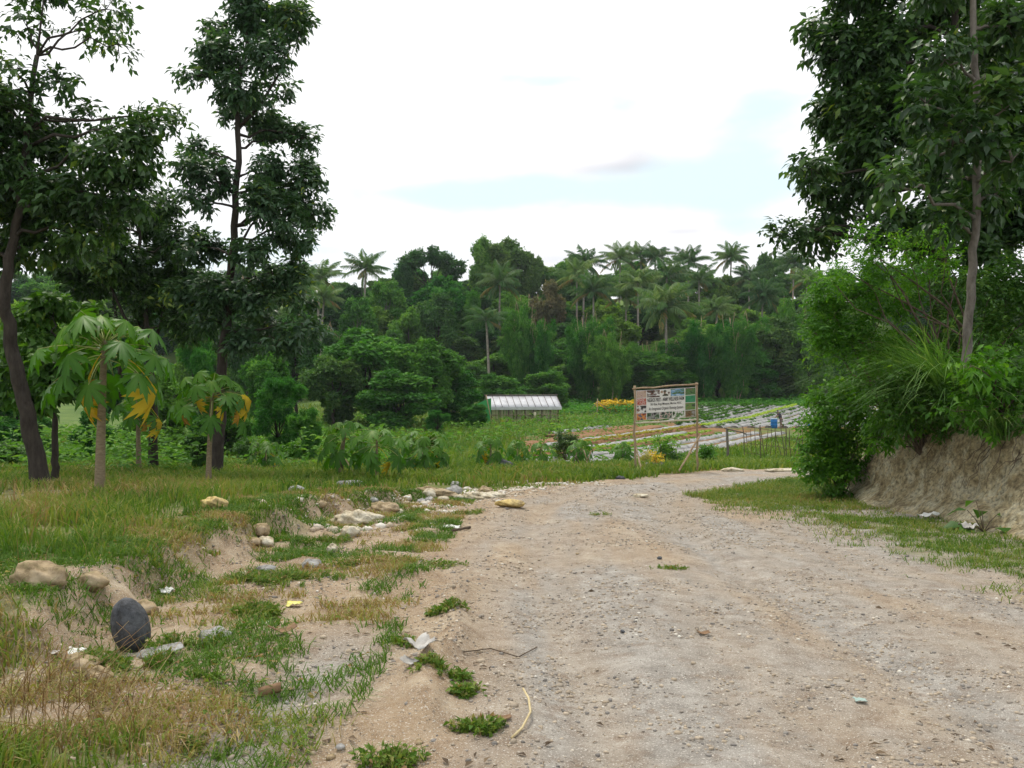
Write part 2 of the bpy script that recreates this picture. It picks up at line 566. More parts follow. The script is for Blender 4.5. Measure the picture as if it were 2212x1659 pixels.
def leaves(mb, b, a, nrm, L, W, r, droop=.15, fold=.12, far=False, m=0):
    """Folded, pointed leaves: base b, axis a, upper side nrm."""
    n = len(b)
    L = np.broadcast_to(L, (n,))[:, None]
    W = np.broadcast_to(W, (n,))[:, None]
    s = nz(np.cross(a, nrm))
    up = np.cross(s, a)
    mid = b + a * L * .45
    tip = b + a * L - up * droop * L
    l, rr = mid + s * W * .5 + up * fold * W, mid - s * W * .5 + up * fold * W
    if far:
        V = np.stack([b, rr, tip, l], 1).reshape(-1, 3)
        i = np.arange(n)[:, None] * 4
        T = np.concatenate([i + [0, 1, 2], i + [0, 2, 3]], 0)
        mb.add(V, T, None, np.repeat(r, 4), m)
    else:
        V = np.stack([b, rr, mid, l, tip], 1).reshape(-1, 3)
        i = np.arange(n)[:, None] * 5
        T = np.concatenate([i + [0, 1, 2], i + [0, 2, 3], i + [1, 4, 2], i + [2, 4, 3]], 0)
        mb.add(V, T, None, np.repeat(r, 5), m)


def foliage(mb, blobs, dens, k, L, W, tw, dr=.35, shell=.55, up=.2, far=False, rng=None, top_light=0.0, sub=8, rbase=.45):
    """Leafy twigs on small lobes gathered round each blob (cx,cy,cz,rx,ry,rz)."""
    g = rng or R
    for bl in np.asarray(blobs, float):
        c, rad = bl[:3], bl[3:6]
        mul = bl[6] if len(bl) > 6 else 1.0
        rm = float(np.prod(rad) ** (1 / 3))
        T = max(3, int(dens * mul * 4 * math.pi * rm * rm))
        sd = nz(g.normal(size=(sub, 3)) + [0, 0, .15])
        sr = g.uniform(.45, .85, (sub, 1))
        w = g.integers(0, sub, T)
        ball = nz(g.normal(size=(T, 3))) * (g.uniform(0, 1, (T, 1)) ** (1 / 3))
        rel = sd[w] * sr[w] * shell / .55 * .72 + ball * g.uniform(.20, .44, (sub, 1))[w]
        rel = rel * (1 + .38 * g.uniform(0, 1, (T, 1)) * (g.uniform(0, 1, (T, 1)) < .2))
        pos = c + rel * rad
        out = nz(rel / np.maximum(rad, .01) + .35 * ball)
        td = nz(out + [0, 0, up] + .55 * g.normal(size=(T, 3)))
        side = nz(np.cross(td, [0, 0, 1.0]) + 1e-3)
        off = g.normal(0, .17 if far else .10, sub)[w] + g.normal(0, .05)
        for j in range(k):
            t = (j + .6) / k
            base = pos + td * tw * t
            sgn = 1.0 if j % 2 else -1.0
            a = nz(.55 * td + sgn * .75 * side + .35 * g.normal(size=(T, 3)) - [0, 0, dr])
            nn = np.array([0, 0, 1.0]) + (.9 if far else .55) * g.normal(size=(T, 3)) + .35 * out
            nn = nz(nn - a * np.sum(a * nn, 1, keepdims=True))
            ls = L * g.uniform(.5, 1.35, T)
            r = np.clip(rbase + off + g.normal(0, .16, T) + top_light * rel[:, 2], 0, 1)  # leaves higher in the clump painted lighter, imitating light from above
            leaves(mb, base, a, nn, ls, W * ls / L, r, .18, .15, far)


def twig_lines(mb, c, rad, n, r0, rng=None):
    g = rng or R
    for _ in range(n):
        d = nz(g.normal(size=3) + [0, 0, .3])
        limb(mb, c, c + d * rad * .8, r0, r0 * .3, .05, 4, 4)


def near_tree(name, label, trunk, rad, clumps, leafm, bark, L, W, dens, k=6, tw=.35, group=None, cat='tree', d=None, dr=.35, shell=.55, top_light=0, extra=None, rbase=.45, depth=1.0):
    """A tree laid out from its outline: trunk points and leaf clumps, each with its own distance."""
    tp = np.array([P(*q) for q in trunk])
    zg = float(bank_h(tp[:1, 0], tp[:1, 1])[0])              # rooted in the ground or the bank
    tp = np.concatenate([[tp[0] + [-.3 * (tp[1] - tp[0])[0], 0, zg - .12 - tp[0][2]]], tp[1:] if tp[0][2] - zg < .3 else tp])
    base = tp[0]
    root = empty(name, base, label, cat, group)
    mb = MB()
    tt = np.linspace(0, len(tp) - 1, len(tp) * 4)
    path = np.stack([np.interp(tt, np.arange(len(tp)), tp[:, i]) for i in range(3)], 1)
    path[1:-1, :2] += R.normal(0, rad[0] * .15, (len(path) - 2, 2))
    rr = np.linspace(rad[0], rad[1], len(path))
    rr[:3] *= [1.35, 1.15, 1.05]
    tube(mb, path, rr, 10)
    blobs = []
    for cl in clumps:
        u, v, ru, rv = cl[:4]
        dd = cl[4] if len(cl) > 4 and cl[4] is not None else R.uniform(-1.1, 1.1)
        mul = cl[5] if len(cl) > 5 else 1.0
        c = P(u, v, d + dd)
        rx, rz = ru * d / F, rv * d / F
        ry = max(.35, (rx + rz) / 2) * depth
        blobs.append((*c, rx, ry, rz, mul))
        ds = np.linalg.norm(path - c, axis=1) + np.maximum(0, path[:, 2] - c[2] + .25 * rx) * 2.5
        i = int(np.argmin(ds))
        r0 = min(rr[i] * .6, .03 + .012 * np.linalg.norm(path[i] - c))
        limb(mb, path[i], c, r0, .012, .06, 7, 6)
        twig_lines(mb, c, np.array([rx, ry, rz]), 5, .012)
    for e in extra or ():
        pe = np.array([P(*q) for q in e[0]])
        tube(mb, pe, np.linspace(e[1], e[2], len(pe)), 6)
    mb.build('trunk', bark, root, True)
    lb = MB()
    foliage(lb, blobs, dens, k, L, W, tw, dr, shell, .2, False, None, top_light, rbase=rbase)
    lb.build('crown', leafm, root)
    return root


def rock(name, label, c, size, mat, seed=0, rough=.18, rotz=0.0, flat=1.0, cat='rock', group=None, sub=4, tilt=(0, 0)):
    """A weathered stone: a noise-shaped ball with a settled base."""
    import bmesh
    bm = bmesh.new()
    bmesh.ops.create_icosphere(bm, subdivisions=sub, radius=1)
    g = np.random.default_rng(seed)
    dirs = nz(g.normal(size=(14, 3)))
    offs = g.uniform(.62, .95, 14)
    V = np.array([v.co[:] for v in bm.verts])
    F_ = np.array([[v.index for v in f.verts] for f in bm.faces])
    bm.free()
    h = V @ dirs.T                                   # facets: cut by planes
    sc_ = np.min(np.where(h > .05, offs / np.maximum(h, .05), 9), axis=1)
    if rough > .05:
        V = V * np.minimum(1, sc_ * (1 - rough) + rough)[:, None]
    ph = g.uniform(0, 9, 3)
    V = V * (1 + rough * .35 * np.sin(V[:, :1] * 5 + ph[0]) * np.sin(V[:, 1:2] * 6 + ph[1]) + rough * .2 * np.sin(V[:, 2:3] * 11 + V[:, :1] * 9 + ph[2]))
    V = V * (1 + rough * .9 * (fbm(V[:, 0] * 2.6 + seed, V[:, 1] * 2.6 + V[:, 2] * 1.9, seed) - .5) + rough * .5 * (fbm(V[:, 0] * 7 + V[:, 2] * 5, V[:, 1] * 7, seed + 2) - .5))[:, None]
    V = V * np.array(size) / 2
    ca, sa = math.cos(tilt[0]), math.sin(tilt[0])
    V = V @ np.array([[1, 0, 0], [0, ca, -sa], [0, sa, ca]]).T
    ca, sa = math.cos(tilt[1]), math.sin(tilt[1])
    V = V @ np.array([[ca, 0, sa], [0, 1, 0], [-sa, 0, ca]]).T
    ca, sa = math.cos(rotz), math.sin(rotz)
    V = V @ np.array([[ca, -sa, 0], [sa, ca, 0], [0, 0, 1]]).T
    mb = MB()
    mb.add(V + np.asarray(c), F_)
    o = mb.build(name, mat, None, True, c)
    return tag(o, label, cat, group)


# ------------------------------------------------------------------ the ground and the road
def axis(a, b, s0, k, c=0.0):
    v = [c]
    while v[-1] < b:
        v.append(v[-1] + max(s0, k * abs(v[-1])))
    w = [c]
    while w[-1] > a:
        w.append(w[-1] - max(s0, k * abs(w[-1])))
    return np.array(w[::-1][:-1] + v)


def build_ground():
    xs = axis(-3200, 3200, .055, .018)
    ys = axis(-40, 6000, .05, .0125, 2.0)
    X, Y = np.meshgrid(xs, ys)
    Z = H(X, Y)
    nx, ny = len(xs), len(ys)
    V = np.stack([X, Y, Z], -1).reshape(-1, 3)
    idx = np.arange(nx * ny).reshape(ny, nx)
    Q = np.stack([idx[:-1, :-1], idx[:-1, 1:], idx[1:, 1:], idx[1:, :-1]], -1).reshape(-1, 4)
    x, y = V[:, 0], V[:, 1]
    gl, gr = gmask_l(x, y), gmask_r(x, y)
    patch = fbm(x * 1.1, y * 1.1, 77)
    grass = np.maximum(sstep(-.1, .7, gl) * (.55 + .45 * sstep(.35, .6, patch)), sstep(.2, 1.6, gr) * sstep(.40, .62, patch) * .75)
    grass = np.where(y > 34, 1, grass)
    rl = -pline(ROAD_L, x, y)
    n = fbm(x * .8, y * .35, 60)
    grey = (.25 + .65 * sstep(.35, .58, n)) * sstep(-.3, .8, rl)
    grey = np.maximum(grey, .85 * np.exp(-((rl - 2.9 - .5 * (n - .5)) / .65) ** 2))
    grey = np.maximum(grey, .6 * np.exp(-((rl - .9) / .5) ** 2))
    grey = np.maximum(grey, .95 * np.exp(-((x + 1.35 + .25 * np.sin(y * .9)) / .30) ** 2) * sstep(6.4, 5.2, y))
    streak = fbm(rl * 2.6 + 7, y * .22, 63) * .6 + fbm(rl * 6, y * .5, 64) * .4
    grey = np.where(rl > -.2, grey + 1.5 * (streak - .5), grey)
    grey = np.clip(grey, 0, 1)
    # tilled field
    s, p = .515 * x + .857 * y, .857 * x - .515 * y
    fld = (x > -1) * (y > 36) * (y < 113) * ((p > -34) * (y < 74) * (p < -16.6) + (x > 15) * (p > -40) * (y > 70) * (p < -9))
    fld = np.clip(fld, 0, 1).astype(float)
    grass = np.where(fld > 0, np.where(fbm(x * .35, y * .35, 91) > .56, .8, .12), grass)
    fc = np.mean(V[Q], axis=1)
    onroad = (pline(ROAD_L, fc[:, 0], fc[:, 1]) < 0) & (pline(GRASS_R, fc[:, 0], fc[:, 1]) > 0) & (fc[:, 0] < 36)
    for name, sel, lab, cat in (('ground', ~onroad, 'earth and turf running from the roadside down to the fields and up the wooded hill', 'ground'),
                                ('dirt_road', onroad, 'unpaved stony track bending to the right past the billboard', 'road')):
        q = Q[sel]
        used, inv = np.unique(q, return_inverse=True)
        mb = MB()
        mb.add(V[used], None, inv.reshape(-1, 4))
        o = mb.build(name, M_GROUND, None, True)
        for an, arr in (('grass', grass), ('grey', grey), ('field', fld), ('far', sstep(26, 40, y))):
            a = o.data.attributes.new(an, 'FLOAT', 'POINT')
            a.data.foreach_set('value', arr[used].astype(np.float32))
        tag(o, lab, cat, None, 'structure')


build_ground()


def build_mountain():
    mb = MB()
    xs, t = np.linspace(-1100, 1200, 141), np.linspace(0, 1, 25)
    X, T = np.meshgrid(xs, t)
    ridge = 50 + 75 * np.exp(-((X + 430) / 220) ** 2) + 50 * np.exp(-((X - 620) / 180) ** 2) + 30 * (fbm(X / 90, X * 0 + 3, 5) - .5)
    Y = 720 + 300 * T
    Z = ridge * np.sin(T * math.pi / 2) ** .9 * (.88 + .24 * fbm(X / 30, Y / 30, 9)) + 5
    V = np.stack([X, Y, Z], -1).reshape(-1, 3)
    i = np.arange(V.shape[0]).reshape(X.shape)
    mb.add(V, None, np.stack([i[:-1, :-1], i[:-1, 1:], i[1:, 1:], i[1:, :-1]], -1).reshape(-1, 4))
    o = mb.build('mountain', rough_mat('hazed_forest', (.07, .12, .13), (.14, .20, .21), .01, bump=0), None, True)  # blue of distant haze painted into the forest colour
    tag(o, 'blue distant mountain seen through gaps between the trees', 'mountain', None, 'structure')


build_mountain()

# the cut earth bank on the right
_tp = np.array(TOE)
_seg = np.concatenate([[0], np.cumsum(np.hypot(*np.diff(_tp, axis=0).T))])


def toe_at(s):
    return np.stack([np.interp(s, _seg, _tp[:, 0]), np.interp(s, _seg, _tp[:, 1])], -1)


BANK_O = np.array([-.55, -.15, .06, .2, .34, .46, .6, .9, 1.6, 3, 6, 12, 25])
BANK_Z = np.array([-.12, .07, .30, .72, 1.14, 1.46, 1.66, 1.78, 1.98, 2.3, 2.8, 3.1, 3.1])


def bank_h(x, y):
    """Height of the bank's top surface at (x, y) (outside it: the ground)."""
    x, y = np.asarray(x, float), np.asarray(y, float)
    d = -pline(TOE, x, y)
    z = H(x, y)
    return np.where(d > 0, np.interp(y, _ty, _tz) + np.interp(d, BANK_O, BANK_Z), z)


def build_bank():
    s = np.concatenate([np.arange(0, 8, .25), np.arange(8, 24, .05), np.arange(24, _seg[-1], .4)])
    c = toe_at(s)
    tg = nz(np.gradient(c, axis=0))
    k = np.hanning(31 if len(s) > 40 else 5)
    nrm = np.stack([tg[:, 1], -tg[:, 0]], -1)
    ker = np.hanning(61)
    nrm = nz(np.stack([np.convolve(np.pad(nrm[:, i], 30, mode='edge'), ker / ker.sum(), 'valid') for i in (0, 1)], -1))
    o_f = np.concatenate([np.linspace(-.55, .6, 64), [.7, .8, .9, 1.1, 1.35, 1.6, 2.2, 3, 4.5, 6, 9, 12, 25]])
    zb = np.interp(c[:, 1], _ty, _tz)
    O, S = np.meshgrid(o_f, s)
    Zr = np.interp(O, BANK_O, BANK_Z)
    gul = (np.abs(fbm(S * .9, Zr * .25, 12) - .5) * 2)
    face = sstep(-.1, .1, O) * sstep(1.6, .5, O)
    disp = face * (-.13 * np.exp(-(gul / .10) ** 2) + .30 * (fbm(S * 1.3, Zr * 1.1, 14) - .5) + .12 * (fbm(S * 3.7, Zr * 4, 15) - .5) + .10 * (fbm(S * 11, Zr * 10, 16) - .5))
    Zr = Zr + sstep(.2, .5, O) * .45 * (fbm(S * .8, S * 0 + 4.5, 19) - .5) + sstep(-.5, -.2, O) * sstep(.15, -.1, O) * .16 * (fbm(S * 2, O * 4, 20) - .3)
    off = O - disp
    X = c[:, 0][:, None] + nrm[:, 0][:, None] * off
    Y = c[:, 1][:, None] + nrm[:, 1][:, None] * off
    Z = zb[:, None] + Zr + (1 - face) * .12 * (fbm(S * 1.2, O * 1.2, 17) - .5)
    V = np.stack([X, Y, Z], -1).reshape(-1, 3)
    i = np.arange(V.shape[0]).reshape(X.shape)
    q = np.stack([i[:-1, :-1], i[1:, :-1], i[1:, 1:], i[:-1, 1:]], -1).reshape(-1, 4)
    m, N, L, b = nodes('clay_bank')
    tc = N.new('ShaderNodeTexCoord')

    def noise(scale, st, det=9, ro=.65):
        mp = N.new('ShaderNodeMapping')
        mp.inputs['Scale'].default_value = st
        L.new(tc.outputs['Object'], mp.inputs[0])
        n = N.new('ShaderNodeTexNoise')
        n.inputs['Scale'].default_value, n.inputs['Detail'].default_value, n.inputs['Roughness'].default_value = scale, det, ro
        L.new(mp.outputs[0], n.inputs['Vector'])
        return n.outputs[0]
    r1 = ramp(N, [(.3, (.09, .064, .034)), (.40, (.24, .185, .10)), (.5, (.38, .315, .19)), (.6, (.45, .41, .30)), (.72, (.46, .30, .10))])
    L.new(noise(3.2, (1, 1, .75)), r1.inputs[0])
    r2 = ramp(N, [(.36, (.25, .24, .21)), (.5, (.8, .8, .78)), (.66, (1.25, 1.22, 1.15))])
    L.new(noise(17, (1, 1, .9)), r2.inputs[0])
    mx = N.new('ShaderNodeMixRGB')
    mx.blend_type = 'MULTIPLY'
    mx.inputs[0].default_value = .85
    L.new(r1.outputs[0], mx.inputs[1])
    L.new(r2.outputs[0], mx.inputs[2])
    a = N.new('ShaderNodeAttribute')
    a.attribute_name = 'rnd'
    m2 = N.new('ShaderNodeMixRGB')
    L.new(a.outputs['Fac'], m2.inputs[0])
    L.new(mx.outputs[0], m2.inputs[1])
    m2.inputs[2].default_value = (.035, .045, .015, 1)
    L.new(m2.outputs[0], b.inputs['Base Color'])
    b.inputs['Roughness'].default_value = .95
    bp = N.new('ShaderNodeBump')
    bp.inputs['Strength'].default_value, bp.inputs['Distance'].default_value = .9, .05
    L.new(noise(22, (1, 1, .7)), bp.inputs['Height'])
    L.new(bp.outputs[0], b.inputs['Normal'])
    mb = MB()
    mb.add(V, None, q, (sstep(.55, .85, O) * 1.0).ravel())
    o = mb.build('earth_bank', m, None, True)
    tag(o, 'eroded tan clay bank cut along the right side of the track', 'bank', None, 'structure')


build_bank()


# ------------------------------------------------------------------ grass and gravel (stuff)
def blades(mb, pos, h, w, lean, r, rng=None, m=0):
    g = rng or R
    n = len(pos)
    an = g.uniform(0, 2 * math.pi, n)
    dirv = np.stack([np.cos(an), np.sin(an), np.zeros(n)], -1)
    sd = np.stack([-np.sin(an), np.cos(an), np.zeros(n)], -1)
    face = g.uniform(0, 2 * math.pi, n)
    sd = np.stack([np.cos(face), np.sin(face), np.zeros(n)], -1)
    h, w, lean = (np.broadcast_to(q, (n,))[:, None] for q in (h, w, lean))
    p1 = pos + [0, 0, 1] * h * .55 + dirv * lean * h * .25
    p2 = pos + [0, 0, 1] * h * (1 - .35 * lean) + dirv * lean * h * .9
    V = np.stack([pos - sd * w / 2, pos + sd * w / 2, p1 + sd * w * .38, p1 - sd * w * .38, p2], 1).reshape(-1, 3)
    i = np.arange(n)[:, None] * 5
    mb.add(V, i + [3, 2, 4], i + [0, 1, 2, 3], np.repeat(r, 5), m)


def scatter(n, xr, yr, power=1.0):
    """Points on the plane in the camera's general view, denser near the road."""
    y = yr[0] + (yr[1] - yr[0]) * R.uniform(0, 1, n) ** power
    x = R.uniform(xr[0], xr[1], n)
    return x, y


def build_grass():
    mb = MB()
    # left meadow
    n = 210000
    y = 2.4 + 27 * R.uniform(0, 1, n) ** 1.5
    x = R.uniform(-.75, .62, n) * y * 1.02
    g = gmask_l(x, y)
    clump = fbm(x * 2.6, y * 2.6, 71)
    bare = fbm(x * .8, y * .8, 72)
    keep = (g > .05) & (R.uniform(0, 1, n) < np.clip(.10 + 1.1 * sstep(.38, .66, clump), 0, 1)) & (bare < .6)
    x, y, g, clump = x[keep], y[keep], g[keep], clump[keep]
    z = H(x, y)
    dry = fbm(x * .75, y * .75, 73) * .75 + fbm(x * 2, y * 2, 74) * .25
    r = np.clip((dry - .32) * 2.3 + R.normal(0, .2, len(x)), 0, 1)
    hh = (.07 + .17 * sstep(0, 1.6, g)) * R.uniform(.5, 1.5, len(x)) * (.6 + .8 * clump) * (1 + .6 * sstep(18, 26, y) * (x > -3) * 0)
    w = .006 + .0011 * y
    blades(mb, np.stack([x, y, z], -1), hh, w, R.uniform(.2, 1.1, len(x)), r)
    tag(mb.build('roadside_grass', GRASS_M), 'shaggy green and straw-brown grass on the verge left of the track', 'grass', None, 'stuff')
    # right verge
    mb = MB()
    n = 260000
    y = 5 + 22 * R.uniform(0, 1, n)
    x = R.uniform(3.4, 12, n)
    g = gmask_r(x, y)
    pt = fbm(x * 1.1, y * 1.1, 77)
    cl = fbm(x * 3.2, y * 3.2, 78)
    keep = (g > .15) & (-pline(TOE, x, y) < .15) & (R.uniform(0, 1, n) < sstep(.32, .58, pt) * sstep(.32, .58, cl) * sstep(0, 1.2, g) + .3 * sstep(13, 17, y))
    x, y, g = x[keep], y[keep], g[keep]
    r = np.clip(.26 + .8 * (fbm(x, y, 79) - .4) + R.normal(0, .2, len(x)), 0, 1)
    hh = R.uniform(.025, .11, len(x)) * (1 + .9 * sstep(15, 19, y))
    blades(mb, np.stack([x, y, H(x, y)], -1), hh, .004 + .0006 * y, R.uniform(.4, 1.8, len(x)), r)
    tag(mb.build('verge_grass', GRASS_M), 'short patchy grass between the track and the clay bank', 'grass', None, 'stuff')
    # meadow beyond the bend and down the slope
    mb = MB()
    n = 60000
    y = 22 + 48 * R.uniform(0, 1, n) ** 1.3
    x = R.uniform(-.68, .55, n) * y
    pp_ = .857 * x - .515 * y
    keep = (gmask_l(x, y) > .1) & ~((x > 0) & (y > 37) & ((pp_ < -16.6) | (y > 66)))
    x, y = x[keep], y[keep]
    r = np.clip(.26 + .6 * (fbm(x * .3, y * .3, 81) - .45) + R.normal(0, .14, len(x)), 0, .8)
    blades(mb, np.stack([x, y, H(x, y)], -1), R.uniform(.15, .42, len(x)), .03 + .0012 * y, R.uniform(.3, 1.1, len(x)), r)
    tag(mb.build('meadow_grass', GRASS_M), 'fresh green grass beyond the bend and around the young papayas', 'grass', None, 'stuff')
    # long pale stalks at the lower left
    mb = MB()
    for _ in range(170):
        if R.uniform() < .5:
            c = ground(R.uniform(0, 330), R.uniform(1480, 1655))
        else:
            c = ground(R.uniform(0, 700), R.uniform(1040, 1420))
            if gmask_l(c[0:1], c[1:2])[0] < .1:
                continue
        d = R.normal(0, .5, 2)
        h = R.uniform(.22, .55)
        t = np.linspace(0, 1, 5)[:, None]
        pts = c + t * [0, 0, h] + t ** 2 * [d[0] * h, d[1] * h, -.25 * h]
        tube(mb, pts, np.linspace(.0025, .0012, 5), 4, R.uniform(.85, 1))
    tag(mb.build('dry_grass_stalks', GRASS_M), 'long bleached grass stalks leaning over the left verge', 'grass', None, 'stuff')


build_grass()


def build_dry_weeds():
    # dead brown weeds and thin green ones on the broken edge of the left verge
    mb = MB()
    n = 120000
    y = 3.2 + 14 * R.uniform(0, 1, n) ** 1.1
    x = R.uniform(-5, -.75, n)
    g = gmask_l(x, y)
    cl = fbm(x * 1.7, y * 1.7, 171) * .6 + fbm(x * 5, y * 5, 172) * .4
    keep = (g > -2.1) & (g < 1.2) & (R.uniform(0, 1, n) < sstep(.38, .60, cl + .07 * np.clip(g, -.8, .3)))
    x, y = x[keep], y[keep]
    tone = fbm(x * 1.2, y * 1.2, 173)
    r = np.clip(.78 + R.normal(0, .13, len(x)) - .75 * sstep(.46, .56, tone), 0, 1)
    blades(mb, np.stack([x, y, H(x, y)], -1), R.uniform(.02, .13, len(x)), .004 + .0008 * y, R.uniform(.6, 2.2, len(x)), r)
    n = 9000
    y = 3.2 + 9.5 * R.uniform(0, 1, n) ** 1.2
    x = R.uniform(-5, -.9, n)
    g = gmask_l(x, y)
    cl = fbm(x * 1.7, y * 1.7, 171)
    keep = (g > -1.5) & (g < 1.2) & (R.uniform(0, 1, n) < sstep(.40, .58, cl))
    x, y = x[keep], y[keep]
    n = len(x)
    an = R.uniform(0, 6.3, n)
    a = nz(np.stack([np.cos(an), np.sin(an), R.uniform(-.2, .5, n)], -1))
    nn = nz(np.array([0, 0, 1.0]) + .5 * R.normal(size=(n, 3)))
    nn = nz(nn - a * np.sum(a * nn, 1, keepdims=True))
    L = R.uniform(.02, .06, n)
    leaves(mb, np.stack([x, y, H(x, y) + R.uniform(0, .05, n)], -1), a, nn, L, L * .45, np.clip(R.normal(.82, .12, n) - .6 * (R.uniform(0, 1, n) < .3), 0, 1), .2, .2)
    tag(mb.build('dry_weeds', GRASS_M), 'brown withered weeds over the broken soil edge of the left verge', 'weeds', None, 'stuff')


build_dry_weeds()


def build_gravel():
    import bmesh
    bm = bmesh.new()
    bmesh.ops.create_icosphere(bm, subdivisions=1, radius=1)
    V0 = np.array([v.co[:] for v in bm.verts])
    F0 = np.array([[v.index for v in f.verts] for f in bm.faces])
    bm.free()
    m = leaf_mat('pebbles', [(0, (.10, .09, .08)), (.25, (.24, .22, .20)), (.55, (.36, .29, .21)), (.8, (.46, .38, .29)), (1, (.66, .62, .55))], 0, .85, .2)

    def put(mb, x, y, s, r):
        n = len(x)
        z = H(x, y)
        sz = np.stack([s * R.uniform(.7, 1.3, n), s * R.uniform(.7, 1.3, n), s * R.uniform(.4, .8, n)], -1)
        v = V0[None] * R.uniform(.72, 1.2, (n, len(V0), 1)) * sz[:, None]
        an = R.uniform(0, 6.3, n)
        c, s_ = np.cos(an)[:, None], np.sin(an)[:, None]
        v = np.stack([v[..., 0] * c - v[..., 1] * s_, v[..., 0] * s_ + v[..., 1] * c, v[..., 2]], -1)
        v = v + np.stack([x, y, z + s * .12], -1)[:, None]
        f = (F0[None] + (np.arange(n) * len(V0))[:, None, None]).reshape(-1, 3)
        mb.add(v.reshape(-1, 3), f, None, np.repeat(r, len(V0)))
    mb = MB()
    n = 90000
    y = 2.6 + 19 * R.uniform(0, 1, n) ** 1.5
    x = R.uniform(-.62, .62, n) * y
    gl = gmask_l(x, y)
    road = -pline(ROAD_L, x, y)
    cl = fbm(x * 1.7, y * 1.7, 95)
    w = np.where(gl > .3, .10, np.where(road < 0, .8, .75)) * sstep(.38, .66, cl * .7 + .3 * fbm(x * 6, y * 6, 96))
    keep = (R.uniform(0, 1, n) < w) & (x < 7)
    x, y, road = x[keep], y[keep], road[keep]
    s = .003 + .011 * R.uniform(0, 1, len(x)) ** 3 + .018 * (R.uniform(0, 1, len(x)) > .99) * (road < .6) + .0006 * y
    put(mb, x, y, s, np.clip(R.normal(.5, .22, len(x)), .12, 1))
    tag(mb.build('gravel', m, None, False), 'loose grit and small stones scattered over the track and its edge', 'gravel', None, 'stuff')
    # pale rubble along the left edge where the track bends
    mb = MB()
    n = 2600
    y = R.uniform(11.5, 22.5, n)
    x0 = np.interp(y, [11, 14, 17, 19.5, 21, 22.5], [-2.4, -2.2, -1.4, -.4, .7, 2.2])
    x = x0 + R.normal(0, .55, n)
    keep = R.uniform(0, 1, n) < sstep(.42, .6, fbm(x * 1.6, y * 1.6, 97))
    x, y = x[keep], y[keep]
    s = .02 + .055 * R.uniform(0, 1, len(x)) ** 4
    put(mb, x, y, s, np.clip(R.normal(.88, .12, len(x)), 0, 1))
    tag(mb.build('rubble', m, None, False), 'crumbled pale limestone rubble along the left edge of the bend', 'rubble', None, 'stuff')
    # leaf litter and twigs on the track
    mb = MB()
    n = 1500
    y = 2.8 + 14 * R.uniform(0, 1, n) ** 1.5
    x = R.uniform(-.6, .6, n) * y
    keep = (gmask_l(x, y) < .3) & (x < 6.5) & (R.uniform(0, 1, n) < sstep(.45, .65, fbm(x * 1.1, y * 1.1, 99)) + .6 * (x < -.3))
    x, y = x[keep], y[keep]
    n = len(x)
    an = R.uniform(0, 6.3, n)
    a = np.stack([np.cos(an), np.sin(an), R.uniform(-.1, .25, n)], -1)
    nn = nz(np.array([0, 0, 1.0]) + .25 * R.normal(size=(n, 3)))
    ln = R.uniform(.02, .07, n)
    leaves(mb, np.stack([x, y, H(x, y) + .006], -1), nz(a), nn, ln, ln * R.uniform(.08, .5, n), R.uniform(0, .6, n), .1, .25)
    lm = leaf_mat('dead_leaves', [(0, (.07, .05, .035)), (.5, (.14, .10, .065)), (1, (.28, .21, .13))], .05, .9, .1)
    tag(mb.build('leaf_litter', lm), 'dry brown leaf scraps and twigs strewn on the track', 'leaf litter', None, 'stuff')


build_gravel()

# ------------------------------------------------------------------ near trees
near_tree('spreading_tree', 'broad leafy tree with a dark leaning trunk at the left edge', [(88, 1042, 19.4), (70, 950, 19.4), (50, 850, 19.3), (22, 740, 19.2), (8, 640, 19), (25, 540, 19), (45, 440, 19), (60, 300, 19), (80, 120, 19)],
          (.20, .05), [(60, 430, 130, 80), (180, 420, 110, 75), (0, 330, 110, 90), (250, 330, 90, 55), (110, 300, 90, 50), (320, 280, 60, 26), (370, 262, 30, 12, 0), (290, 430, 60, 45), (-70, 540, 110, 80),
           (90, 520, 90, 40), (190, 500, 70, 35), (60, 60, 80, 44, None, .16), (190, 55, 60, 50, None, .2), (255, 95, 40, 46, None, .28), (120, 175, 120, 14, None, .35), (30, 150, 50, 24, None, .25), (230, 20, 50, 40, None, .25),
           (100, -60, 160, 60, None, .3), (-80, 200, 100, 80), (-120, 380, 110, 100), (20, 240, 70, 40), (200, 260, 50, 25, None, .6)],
          LEAF_DARK, M_BARK_DARK, .20, .09, 38, d=19.0, dr=.55, tw=.4, rbase=.5, top_light=.05)
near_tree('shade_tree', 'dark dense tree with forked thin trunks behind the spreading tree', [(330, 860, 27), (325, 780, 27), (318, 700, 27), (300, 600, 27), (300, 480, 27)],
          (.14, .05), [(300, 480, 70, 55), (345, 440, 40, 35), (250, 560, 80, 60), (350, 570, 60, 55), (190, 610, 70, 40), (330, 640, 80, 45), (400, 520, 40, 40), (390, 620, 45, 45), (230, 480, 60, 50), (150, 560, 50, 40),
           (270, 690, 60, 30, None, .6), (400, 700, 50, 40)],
          LEAF_DARK, M_BARK_DARK, .21, .09, 38, d=27.0, dr=.45, extra=[([(325, 790, 27), (275, 700, 26.6), (240, 620, 26.5)], .07, .04), ([(324, 770, 27), (350, 690, 27.3), (360, 600, 27.5)], .07, .04), ([(262, 860, 28), (255, 720, 28), (240, 600, 28)], .08, .05)], rbase=.38)
